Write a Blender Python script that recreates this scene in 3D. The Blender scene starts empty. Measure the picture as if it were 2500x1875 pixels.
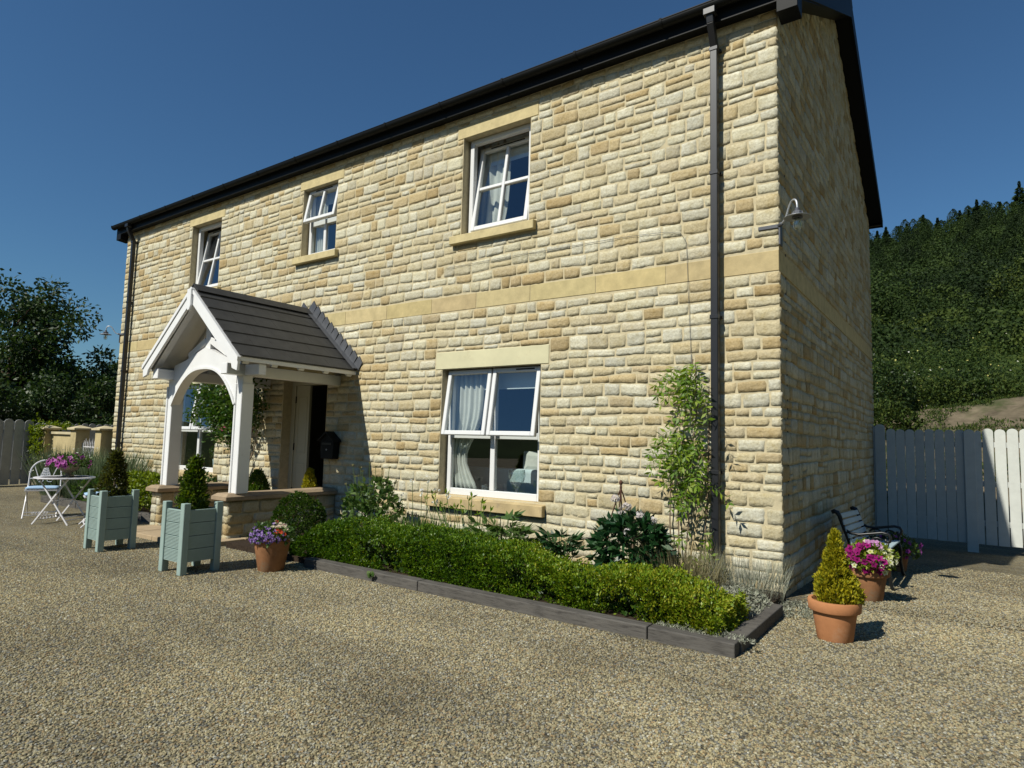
import bpy, math
import numpy as np
from mathutils import Matrix, Vector

sc = bpy.context.scene
rad = math.radians
# ------------------------------------------------------------------ camera, world, sun
cam_d = bpy.data.cameras.new("camera"); cam = bpy.data.objects.new("camera", cam_d)
sc.collection.objects.link(cam); sc.camera = cam
CAM = (1.376, -6.2311, 1.3557)
cam.matrix_world = Matrix(((0.81718, 0.03049, 0.57558, CAM[0]),
                           (0.57586, -0.08578, -0.81303, CAM[1]),
                           (0.02458, 0.99585, -0.08766, CAM[2]),
                           (0, 0, 0, 1)))
cam_d.lens = 22.5; cam_d.sensor_width = 36; cam_d.clip_start = .05; cam_d.clip_end = 3000

SUN = Vector((0.285, 1.0, -1.05)).normalized()          # the way the light travels
elev = math.asin(-SUN.z); azim = math.atan2(-SUN.x, -SUN.y)   # azimuth of the sun, from +Y towards +X
world = bpy.data.worlds.new("World"); sc.world = world; world.use_nodes = True
wn = world.node_tree.nodes; wl = world.node_tree.links; wn.clear()
sky = wn.new("ShaderNodeTexSky"); sky.sky_type = 'NISHITA'; sky.sun_disc = False
sky.sun_elevation = elev; sky.sun_rotation = azim; sky.altitude = 200
sky.air_density = 1.25; sky.dust_density = 0.0; sky.ozone_density = 10
bg = wn.new("ShaderNodeBackground"); bg.inputs[1].default_value = 0.070
wo = wn.new("ShaderNodeOutputWorld")
tn = wn.new('ShaderNodeMix'); tn.data_type = 'RGBA'; tn.blend_type = 'MULTIPLY'; tn.inputs[0].default_value = 1; tn.inputs[7].default_value = (.84, 1.02, 1.03, 1)
wl.new(sky.outputs[0], tn.inputs[6]); wl.new(tn.outputs[2], bg.inputs[0]); wl.new(bg.outputs[0], wo.inputs[0])
sun_d = bpy.data.lights.new("sun", 'SUN'); sun_d.energy = 4.8; sun_d.angle = rad(.5); sun_d.color = (1, .965, .87)
sun = bpy.data.objects.new("sun", sun_d); sc.collection.objects.link(sun)
sun.rotation_euler = SUN.to_track_quat('-Z', 'Y').to_euler()
sc.view_settings.view_transform = 'Standard'; sc.view_settings.look = 'None'
sc.view_settings.exposure = 0.0; sc.view_settings.gamma = 1.0
sc.cycles.use_denoising = True
sc.cycles.max_bounces = 6; sc.cycles.diffuse_bounces = 1; sc.cycles.transparent_max_bounces = 12

# ------------------------------------------------------------------ helpers
rng = np.random.default_rng(11)
COL = sc.collection

class MB:
    """collects faces, several materials and per-face colours"""
    def __init__(s): s.v = []; s.f = []; s.m = []; s.c = []; s.n = 0; s.mi = 0; s.col = (1, 1, 1)
    def add(s, vs, fs):
        b = s.n; s.v.extend([tuple(map(float, p)) for p in vs]); s.n += len(vs)
        for f in fs: s.f.append([b + i for i in f]); s.m.append(s.mi); s.c.append(s.col)
        return s
    def box(s, x0, x1, y0, y1, z0, z1):
        return s.add([(x0,y0,z0),(x1,y0,z0),(x1,y1,z0),(x0,y1,z0),(x0,y0,z1),(x1,y0,z1),(x1,y1,z1),(x0,y1,z1)],
                     [(0,3,2,1),(4,5,6,7),(0,1,5,4),(1,2,6,5),(2,3,7,6),(3,0,4,7)])
    def bar(s, p, q, w, h, up=(0,0,1)):
        p = Vector(p); q = Vector(q); d = (q-p).normalized(); a = d.cross(Vector(up))
        if a.length < 1e-4: a = d.cross(Vector((1,0,0)))
        a.normalize(); b = a.cross(d)
        vs = []
        for c in (p, q):
            for sx, sy in ((-1,-1),(1,-1),(1,1),(-1,1)): vs.append(c + a*sx*w/2 + b*sy*h/2)
        return s.add(vs, [(0,1,2,3),(7,6,5,4),(0,4,5,1),(1,5,6,2),(2,6,7,3),(3,7,4,0)])
    def prism(s, pts, off):
        """closed outline pts (3D, planar) swept by the vector off"""
        n = len(pts); P = [Vector(p) for p in pts]; o = Vector(off)
        return s.add(P + [p+o for p in P], [tuple(range(n))[::-1], tuple(range(n, 2*n))] + [(i, (i+1) % n, n+(i+1) % n, n+i) for i in range(n)])
    def tube(s, path, r, n=10, caps=True):
        P = [Vector(p) for p in path]; m = len(P); rs = r if hasattr(r, '__len__') else [r]*m
        vs = []; ref = None
        for i, p in enumerate(P):
            t = (P[min(i+1, m-1)] - P[max(i-1, 0)]).normalized()
            if ref is None:
                ref = t.cross(Vector((0,0,1)))
                if ref.length < 1e-3: ref = t.cross(Vector((1,0,0)))
            ref = (ref - t*ref.dot(t)).normalized(); b = t.cross(ref)
            for k in range(n):
                a = 2*math.pi*k/n; vs.append(p + (ref*math.cos(a) + b*math.sin(a))*rs[i])
        fs = [(i*n+k, i*n+(k+1) % n, (i+1)*n+(k+1) % n, (i+1)*n+k) for i in range(m-1) for k in range(n)]
        if caps: fs += [tuple(range(n))[::-1], tuple((m-1)*n+k for k in range(n))]
        return s.add(vs, fs)
    def lathe(s, prof, c=(0,0,0), n=28, sx=1, sy=1):
        vs = []; c = Vector(c)
        for r, z in prof:
            for k in range(n):
                a = 2*math.pi*k/n; vs.append((c.x + r*sx*math.cos(a), c.y + r*sy*math.sin(a), c.z + z))
        m = len(prof)
        fs = [(i*n+k, i*n+(k+1) % n, (i+1)*n+(k+1) % n, (i+1)*n+k) for i in range(m-1) for k in range(n)]
        fs += [tuple(range(n))[::-1], tuple((m-1)*n+k for k in range(n))]
        return s.add(vs, fs)

def link(o, parent=None):
    COL.objects.link(o)
    if parent is not None: o.parent = parent
    return o

def obj(name, mb, mats, parent=None, bevel=0, smooth=False, loc=None, rot=None, seg=1):
    me = bpy.data.meshes.new(name); me.from_pydata(mb.v, [], mb.f)
    mats = mats if isinstance(mats, (list, tuple)) else [mats]
    for m in mats: me.materials.append(m)
    me.polygons.foreach_set('material_index', mb.m)
    a = me.attributes.new('col', 'FLOAT_COLOR', 'FACE')
    a.data.foreach_set('color', np.hstack([np.array(mb.c, dtype=np.float32).reshape(-1, 3), np.ones((len(mb.c), 1), np.float32)]).ravel())
    if smooth: me.polygons.foreach_set('use_smooth', [True]*len(mb.f))
    me.update()
    o = bpy.data.objects.new(name, me); link(o, parent)
    if bevel:
        b = o.modifiers.new('bevel', 'BEVEL'); b.width = bevel; b.segments = seg; b.limit_method = 'ANGLE'; b.angle_limit = rad(40)
    if loc is not None: o.location = loc
    if rot is not None: o.rotation_euler = rot
    return o

def mesh_np(name, V, F, mat, parent=None, col=None, tint=None, smooth=False, mi=None):
    V = np.asarray(V, np.float32); F = np.asarray(F, np.int32); k = F.shape[1]; n = len(F)
    me = bpy.data.meshes.new(name)
    me.vertices.add(len(V)); me.vertices.foreach_set('co', V.ravel())
    me.loops.add(n*k); me.loops.foreach_set('vertex_index', F.ravel())
    me.polygons.add(n); me.polygons.foreach_set('loop_start', np.arange(0, n*k, k, dtype=np.int32))
    me.polygons.foreach_set('loop_total', np.full(n, k, np.int32))
    for m in (mat if isinstance(mat, (list, tuple)) else [mat]): me.materials.append(m)
    if mi is not None: me.polygons.foreach_set('material_index', np.asarray(mi, np.int32))
    if smooth: me.polygons.foreach_set('use_smooth', np.ones(n, bool))
    if col is not None:
        a = me.attributes.new('col', 'FLOAT_COLOR', 'FACE')
        a.data.foreach_set('color', np.hstack([col, np.ones((n, 1))]).astype(np.float32).ravel())
    if tint is not None:
        a = me.attributes.new('tint', 'FLOAT', 'FACE'); a.data.foreach_set('value', np.asarray(tint, np.float32))
    me.update(calc_edges=True)
    return link(bpy.data.objects.new(name, me), parent)

def tag(o, label=None, cat=None, group=None, kind=None):
    if label: o['label'] = label
    if cat: o['category'] = cat
    if group: o['group'] = group
    if kind: o['kind'] = kind
    return o

def thing(name, label, cat, loc=(0,0,0), rz=0, group=None):
    o = bpy.data.objects.new(name, None); COL.objects.link(o); o.location = loc; o.rotation_euler = (0, 0, rz)
    o.empty_display_size = .1
    return tag(o, label, cat, group)

def copy_tree(o, parent=None):
    c = o.copy(); COL.objects.link(c)
    if parent is not None: c.parent = parent
    for ch in list(o.children): copy_tree(ch, c)
    return c

_ks = [rng.normal(size=(3,)) * s for s in (1, 1, 1, 2, 2, 2, 4, 4, 4)]
_ph = rng.uniform(0, 6.28, 9)
def noise(P, scale=1.0):
    P = np.asarray(P) * scale
    return sum(np.sin(P @ k + p) / (1 + .5*(i//3)) for i, (k, p) in enumerate(zip(_ks, _ph))) / 4.

# ------------------------------------------------------------------ materials
def mat(name):
    m = bpy.data.materials.new(name); m.use_nodes = True
    nt = m.node_tree; b = nt.nodes["Principled BSDF"]
    return m, nt, nt.nodes, nt.links, b

def noise_node(nt, scale, detail=4, rough=.6, vec=None):
    t = nt.nodes.new("ShaderNodeTexNoise"); t.inputs['Scale'].default_value = scale
    t.inputs['Detail'].default_value = detail; t.inputs['Roughness'].default_value = rough
    if vec is not None: nt.links.new(vec, t.inputs['Vector'])
    return t
def coords(nt, sc_=(1,1,1)):
    g = nt.nodes.new("ShaderNodeTexCoord"); mp = nt.nodes.new("ShaderNodeMapping")
    mp.inputs['Scale'].default_value = sc_; nt.links.new(g.outputs['Object'], mp.inputs['Vector'])
    return mp.outputs[0]
def ramp(nt, stops, fac=None, interp='LINEAR'):
    r = nt.nodes.new("ShaderNodeValToRGB"); r.color_ramp.interpolation = interp
    e = r.color_ramp.elements
    while len(e) < len(stops): e.new(.5)
    for i, (p, c) in enumerate(stops): e[i].position = p; e[i].color = (*c, 1)
    if fac is not None: nt.links.new(fac, r.inputs[0])
    return r
def mix(nt, a, b, fac, typ='MIX'):
    m = nt.nodes.new("ShaderNodeMix"); m.data_type = 'RGBA'; m.blend_type = typ
    for s, x in ((0, fac), (6, a), (7, b)):
        if isinstance(x, bpy.types.NodeSocket): nt.links.new(x, m.inputs[s])
        else: m.inputs[s].default_value = x if s == 0 else (*x, 1)
    return m.outputs[2]
def bump(nt, b, h, strength=.5, dist=.01):
    n = nt.nodes.new("ShaderNodeBump"); n.inputs['Strength'].default_value = strength; n.inputs['Distance'].default_value = dist
    nt.links.new(h, n.inputs['Height']); nt.links.new(n.outputs[0], b.inputs['Normal'])
def attr(nt, name):
    a = nt.nodes.new("ShaderNodeAttribute"); a.attribute_name = name; return a

def plain(name, c, rough=.5, spec=.5, metal=0, var=.12, vs=6, bs=60, bstr=.1, dirt=None, per=False):
    m, nt, N, L, b = mat(name)
    v = coords(nt); n = noise_node(nt, vs, 5, .65, v)
    lo = tuple(x*(1-var) for x in c); hi = tuple(min(1, x*(1+var)) for x in c)
    r = ramp(nt, [(.3, lo), (.7, hi)], n.outputs[0]); out = r.outputs[0]
    if dirt:
        n2 = noise_node(nt, dirt[1], 6, .7, v); r2 = ramp(nt, [(dirt[2], (0,0,0)), (dirt[2]+.2, (1,1,1))], n2.outputs[0])
        out = mix(nt, out, dirt[0], r2.outputs[0])
    if per: out = mix(nt, out, attr(nt, 'col').outputs['Color'], 1.0, 'MULTIPLY')
    L.new(out, b.inputs['Base Color'])
    b.inputs['Roughness'].default_value = rough; b.inputs['Specular IOR Level'].default_value = spec; b.inputs['Metallic'].default_value = metal
    if bstr: bump(nt, b, noise_node(nt, bs, 4, .6, v).outputs[0], bstr, .004)
    return m

def stone_mat():
    m, nt, N, L, b = mat("rubble_stone")
    a = attr(nt, 'col'); v = coords(nt)
    n1 = noise_node(nt, 9, 5, .65, v); n2 = noise_node(nt, 48, 5, .7, v)
    r1 = ramp(nt, [(.3, (.86,.80,.66)), (.48, (1,.98,.94)), (.72, (1.10,1.10,1.12))], n1.outputs[0])
    c = mix(nt, a.outputs['Color'], r1.outputs[0], 1.0, 'MULTIPLY')
    r2 = ramp(nt, [(.3, (.78,.74,.68)), (.6, (1.05,1.05,1.05))], n2.outputs[0])
    c = mix(nt, c, r2.outputs[0], 1.0, 'MULTIPLY')
    L.new(c, b.inputs['Base Color']); b.inputs['Roughness'].default_value = .95; b.inputs['Specular IOR Level'].default_value = .15
    vr = N.new("ShaderNodeTexVoronoi"); vr.inputs['Scale'].default_value = 34; vr.feature = 'SMOOTH_F1'; vr.inputs['Smoothness'].default_value = .25; L.new(v, vr.inputs['Vector'])
    h = nt.nodes.new("ShaderNodeMath"); h.operation = 'MULTIPLY_ADD'
    L.new(vr.outputs['Distance'], h.inputs[0]); h.inputs[1].default_value = .55; L.new(noise_node(nt, 70, 6, .75, v).outputs[0], h.inputs[2])
    bump(nt, b, h.outputs[0], .75, .010)
    return m

def leaf_mat(name, cs, rough=.45, trans=.3, spec=.4):
    m, nt, N, L, b = mat(name)
    a = attr(nt, 'tint'); r = ramp(nt, [(i/(len(cs)-1), c) for i, c in enumerate(cs)], a.outputs['Fac'])
    L.new(r.outputs[0], b.inputs['Base Color']); b.inputs['Roughness'].default_value = rough; b.inputs['Specular IOR Level'].default_value = spec
    t = N.new("ShaderNodeBsdfTranslucent"); g = N.new("ShaderNodeHueSaturation"); g.inputs['Value'].default_value = 1.25; g.inputs['Saturation'].default_value = 1.1
    L.new(r.outputs[0], g.inputs['Color']); L.new(g.outputs[0], t.inputs[0])
    mx = N.new("ShaderNodeMixShader"); mx.inputs[0].default_value = trans
    L.new(b.outputs[0], mx.inputs[1]); L.new(t.outputs[0], mx.inputs[2]); L.new(mx.outputs[0], N["Material Output"].inputs[0])
    return m

def petal_mat():
    m, nt, N, L, b = mat("petal")
    a = attr(nt, 'col'); L.new(a.outputs['Color'], b.inputs['Base Color']); b.inputs['Roughness'].default_value = .6; b.inputs['Specular IOR Level'].default_value = .2
    t = N.new("ShaderNodeBsdfTranslucent"); L.new(a.outputs['Color'], t.inputs[0])
    mx = N.new("ShaderNodeMixShader"); mx.inputs[0].default_value = .3
    L.new(b.outputs[0], mx.inputs[1]); L.new(t.outputs[0], mx.inputs[2]); L.new(mx.outputs[0], N["Material Output"].inputs[0])
    return m

def glass_mat(name, base=.12, tint=(.90,.95,.94)):
    m, nt, N, L, b = mat(name); N.remove(b)
    tr = N.new("ShaderNodeBsdfTransparent"); tr.inputs[0].default_value = (*tint, 1)
    gl = N.new("ShaderNodeBsdfGlossy"); gl.inputs['Roughness'].default_value = .0; gl.inputs[0].default_value = (.95, .97, 1, 1)
    lw = N.new("ShaderNodeLayerWeight"); lw.inputs[0].default_value = .5; pw = N.new("ShaderNodeMath"); pw.operation = 'POWER'; pw.inputs[1].default_value = 3.5; L.new(lw.outputs['Facing'], pw.inputs[0])
    ad = N.new("ShaderNodeMath"); ad.operation = 'MULTIPLY_ADD'; ad.inputs[1].default_value = .75; ad.inputs[2].default_value = base; ad.use_clamp = True
    L.new(pw.outputs[0], ad.inputs[0])
    mx = N.new("ShaderNodeMixShader"); L.new(ad.outputs[0], mx.inputs[0]); L.new(tr.outputs[0], mx.inputs[1]); L.new(gl.outputs[0], mx.inputs[2])
    L.new(mx.outputs[0], N["Material Output"].inputs[0])
    return m

def gravel_ramp(nt, fac):
    return ramp(nt, [(0, (.11,.108,.085)), (.10, (.28,.24,.14)), (.3, (.42,.365,.21)), (.48, (.34,.30,.175)), (.62, (.33,.23,.115)), (.74, (.47,.43,.285)), (.86, (.25,.24,.19)), (.93, (.17,.172,.155)), (1, (.58,.56,.44))], fac)

def gravel_patch(nt, vec):
    """slow drift of colour over the yard: damp and dusty patches, wheel tracks along the house"""
    n1 = noise_node(nt, .55, 5, .65, vec); r1 = ramp(nt, [(.32, (.74,.73,.72)), (.5, (1,1,1)), (.68, (1.14,1.12,1.06))], n1.outputs[0])
    mp = nt.nodes.new("ShaderNodeMapping"); mp.inputs['Scale'].default_value = (.12, 1.1, 1); mp.inputs['Rotation'].default_value = (0, 0, rad(-14)); nt.links.new(vec, mp.inputs['Vector'])
    n2 = noise_node(nt, 1.1, 4, .6, mp.outputs[0]); r2 = ramp(nt, [(.36, (.82,.82,.83)), (.56, (1.05,1.04,1.02))], n2.outputs[0])
    return mix(nt, r1.outputs[0], r2.outputs[0], 1.0, 'MULTIPLY')
def gravel_ground():
    m, nt, N, L, b = mat("gravel_bed"); v = coords(nt)
    vo = N.new("ShaderNodeTexVoronoi"); vo.inputs['Scale'].default_value = 62; L.new(v, vo.inputs['Vector'])
    sp = N.new("ShaderNodeSeparateColor"); L.new(vo.outputs['Color'], sp.inputs[0])
    c = gravel_ramp(nt, sp.outputs[0]).outputs[0]
    c = mix(nt, c, gravel_patch(nt, v), 1.0, 'MULTIPLY'); c = mix(nt, c, (.62, .62, .64), 1.0, 'MULTIPLY'); L.new(c, b.inputs['Base Color'])
    b.inputs['Roughness'].default_value = .95; b.inputs['Specular IOR Level'].default_value = .1
    inv = N.new("ShaderNodeMath"); inv.operation = 'SUBTRACT'; inv.inputs[0].default_value = 1; L.new(vo.outputs['Distance'], inv.inputs[1])
    bump(nt, b, inv.outputs[0], 1.0, .012)
    return m
def gravel_stone():
    m, nt, N, L, b = mat("gravel_pebble")
    oi = N.new("ShaderNodeObjectInfo"); c = gravel_ramp(nt, oi.outputs['Random']).outputs[0]
    c = mix(nt, c, gravel_patch(nt, oi.outputs['Location']), 1.0, 'MULTIPLY')
    L.new(c, b.inputs['Base Color']); b.inputs['Roughness'].default_value = .85; b.inputs['Specular IOR Level'].default_value = .25
    return m

def wood_mat(name, c, dark, axis=(1,8,8), rough=.8, sc_=6):
    m, nt, N, L, b = mat(name); v = coords(nt, axis)
    n = noise_node(nt, sc_, 7, .7, v); r = ramp(nt, [(.3, dark), (.5, c), (.75, tuple(min(1, x*1.25) for x in c))], n.outputs[0])
    n2 = noise_node(nt, 1.2, 3, .6, coords(nt)); r2 = ramp(nt, [(.35, (.75,.75,.75)), (.6, (1,1,1))], n2.outputs[0])
    L.new(mix(nt, r.outputs[0], r2.outputs[0], 1.0, 'MULTIPLY'), b.inputs['Base Color']); b.inputs['Roughness'].default_value = rough; b.inputs['Specular IOR Level'].default_value = .2
    bump(nt, b, n.outputs[0], .5, .006)
    return m

M = {}
M['stone'] = stone_mat()
M['mortar'] = plain('lime_mortar', (.58,.50,.32), .95, .1, var=.14, vs=14, bs=120, bstr=.5)
M['dressed'] = plain('golden_sandstone', (.60,.50,.27), .9, .15, var=.16, vs=7, bs=90, bstr=.4, per=True, dirt=((.40,.33,.19), 3, .60))
M['pale_dressed'] = plain('pale_limestone', (.66,.62,.40), .9, .15, var=.09, vs=3, bs=110, bstr=.25, dirt=((.50,.42,.24), 2.2, .58))
M['sill'] = plain('weathered_sandstone', (.52,.40,.21), .9, .15, var=.2, vs=5, bs=90, bstr=.3, dirt=((.28,.22,.15), 4, .55))
M['cap'] = plain('coping_stone', (.37,.28,.18), .92, .12, var=.2, vs=4, bs=80, bstr=.3, dirt=((.20,.165,.13), 5, .54))
M['upvc'] = plain('white_upvc', (.80,.80,.78), .3, .5, var=.02, bstr=0)
M['paint'] = plain('white_gloss_paint', (.86,.86,.84), .4, .5, var=.04, vs=4, bs=40, bstr=.08, dirt=((.62,.60,.52), 5, .66))
M['cream'] = plain('cream_door_paint', (.47,.45,.33), .4, .4, var=.03, bstr=0)
M['glass'] = glass_mat('window_glass', .15)
M['black'] = plain('black_plastic', (.008,.009,.009), .5, .14, var=.1, bstr=0)
M['pipe'] = plain('weathered_black_plastic', (.013,.014,.017), .40, .5, var=.3, vs=3, bstr=0)
M['slate'] = plain('roof_slate', (.040,.040,.0385), .6, .35, var=.22, vs=7, bs=40, bstr=.25)
M['lead'] = plain('lead_sheet', (.10,.105,.115), .5, .4, metal=.2, var=.2, vs=12, bstr=.2)
M['gravel'] = gravel_ground(); M['pebble'] = gravel_stone()
M['soil'] = plain('dark_soil', (.045,.032,.022), .95, .1, var=.4, vs=30, bs=60, bstr=1)
M['sleeper'] = wood_mat('old_timber', (.125,.115,.10), (.050,.045,.04), (1.2,9,9))
M['terracotta'] = plain('terracotta', (.52,.23,.10), .88, .12, var=.16, vs=5, bs=50, bstr=.25, dirt=((.56,.33,.20), 5, .56))
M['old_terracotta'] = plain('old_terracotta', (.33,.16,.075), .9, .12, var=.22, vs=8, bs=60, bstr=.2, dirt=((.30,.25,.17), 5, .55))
M['sage'] = plain('sage_paint', (.31,.405,.365), .6, .25, dirt=((.20,.24,.20), 4, .60), var=.08, vs=8, bs=50, bstr=.12)
M['fence'] = plain('pale_fence_paint', (.66,.68,.63), .6, .3, per=True, dirt=((.42,.43,.38), 7, .64), var=.06, vs=9, bs=40, bstr=.15)
M['fence2'] = plain('grey_fence_paint', (.40,.40,.38), .65, .25, per=True, dirt=((.24,.24,.21), 6, .6), var=.1, vs=7, bs=40, bstr=.15)
M['metal_white'] = plain('white_painted_steel', (.78,.76,.76), .35, .5, var=.04, bstr=0)
M['iron'] = plain('black_cast_iron', (.010,.011,.011), .38, .5, var=.2, bstr=0)
M['rust'] = plain('rusty_iron', (.10,.05,.032), .85, .2, var=.3, vs=30, bstr=.2)
M['blue_cloth'] = plain('pale_blue_canvas', (.36,.52,.70), .85, .2, var=.06, vs=10, bs=220, bstr=.2)
M['bench_slat'] = plain('pale_blue_slat_paint', (.42,.53,.56), .6, .3, var=.08, bstr=.1)
M['galv'] = plain('galvanised_steel', (.50,.52,.54), .45, .5, metal=.6, var=.12, bstr=0)
M['lampgrey'] = plain('dark_grey_casting', (.085,.09,.105), .45, .5, var=.1, bstr=0)
M['render'] = plain('cream_ashlar', (.50,.41,.22), .92, .1, var=.16, vs=3, bs=60, bstr=.25, dirt=((.30,.25,.14), 2.5, .56))
M['pier_cap'] = plain('pale_pier_cap', (.56,.48,.30), .92, .1, var=.16, vs=6, bs=70, bstr=.25, dirt=((.34,.29,.18), 5, .58))
M['urn'] = plain('urn_stone', (.36,.30,.21), .95, .1, var=.25, vs=14, bs=80, bstr=.4)
M['slab'] = plain('paving_slab', (.42,.32,.20), .92, .12, var=.14, vs=5, bs=70, bstr=.25)
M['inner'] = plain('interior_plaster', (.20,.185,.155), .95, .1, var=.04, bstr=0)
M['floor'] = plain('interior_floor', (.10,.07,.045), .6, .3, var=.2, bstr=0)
M['curtain'] = plain('cream_curtain', (.66,.66,.60), .95, .1, var=.07, vs=9, bs=200, bstr=.1)
M['blind'] = plain('pale_roller_blind', (.62,.68,.70), .9, .1, var=.03, bstr=0)
M['sofa'] = plain('pale_blue_upholstery', (.62,.72,.74), .9, .1, var=.05, bs=200, bstr=.2)
M['gold_cloth'] = plain('gold_patterned_cloth', (.50,.38,.14), .9, .1, var=.35, vs=40, bstr=.1)
M['bark'] = plain('bark', (.075,.055,.038), .95, .1, var=.35, vs=14, bs=30, bstr=.8)
M['stem'] = plain('woody_stem', (.22,.165,.11), .9, .1, var=.25, vs=20, bstr=.3)
M['green_stem'] = plain('green_stem', (.10,.15,.045), .7, .2, var=.2, bstr=0)
M['petal'] = petal_mat()
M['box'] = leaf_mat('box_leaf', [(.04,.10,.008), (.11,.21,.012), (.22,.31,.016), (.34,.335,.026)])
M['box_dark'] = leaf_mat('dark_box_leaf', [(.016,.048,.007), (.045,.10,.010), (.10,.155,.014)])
M['gold_conifer'] = leaf_mat('golden_conifer_leaf', [(.16,.19,.010), (.38,.35,.014), (.60,.50,.022)], .6)
M['green_conifer'] = leaf_mat('green_conifer_leaf', [(.04,.10,.012), (.09,.17,.02), (.16,.24,.02)], .6)
M['wist'] = leaf_mat('wisteria_leaf', [(.08,.17,.012), (.16,.27,.018), (.27,.35,.03)], .5, .35)
M['rose'] = leaf_mat('rose_leaf', [(.03,.085,.014), (.06,.13,.018), (.12,.18,.025)], .35, .3, .6)
M['peony'] = leaf_mat('dark_glossy_leaf', [(.010,.045,.015), (.02,.07,.02), (.04,.10,.03)], .35, .2, .5)
M['box_mid'] = leaf_mat('mid_box_leaf', [(.03,.07,.008), (.08,.14,.012), (.17,.22,.018)])
M['bronze'] = leaf_mat('bronzed_box_leaf', [(.035,.04,.008), (.075,.09,.014), (.13,.13,.025)])
M['mid'] = leaf_mat('mid_green_leaf', [(.045,.10,.02), (.08,.15,.03), (.14,.20,.05)])
M['lime'] = leaf_mat('lime_leaf', [(.10,.16,.015), (.18,.25,.02), (.28,.33,.03)])
M['silver'] = leaf_mat('silver_leaf', [(.20,.22,.15), (.34,.35,.26), (.48,.48,.38)], .8, .2)
M['straw'] = leaf_mat('dry_grass_leaf', [(.15,.14,.06), (.26,.23,.11), (.36,.32,.18)], .8)
M['lav'] = leaf_mat('lavender_leaf', [(.07,.11,.05), (.12,.17,.08), (.18,.22,.12)], .7)
M['tree'] = leaf_mat('tree_leaf', [(.014,.036,.008), (.030,.062,.012), (.060,.095,.018)], .5, .25)
M['wood'] = leaf_mat('woodland_leaf', [(.012,.024,.006), (.028,.052,.010), (.052,.080,.014), (.085,.110,.018)], .7, .15, .2)
M['scrub'] = leaf_mat('scrub_leaf', [(.016,.034,.008), (.045,.078,.014), (.10,.13,.024)], .7, .2, .2)
M['fir'] = leaf_mat('fir_needle', [(.010,.024,.009), (.020,.043,.012), (.034,.058,.015)], .7, .1, .2)
M['hill_and_added_ring'] = plain('hillside_grass', (.035,.055,.016), .95, .05, var=.4, vs=.25, bstr=0)
M['bank'] = plain('stony_bank_earth', (.15,.122,.08), .95, .05, var=.45, vs=1.6, bs=9, bstr=1, dirt=((.06,.075,.028), .7, .50))
M['clear'] = glass_mat('clear_glass', .08, (.93,.96,.95))

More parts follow.
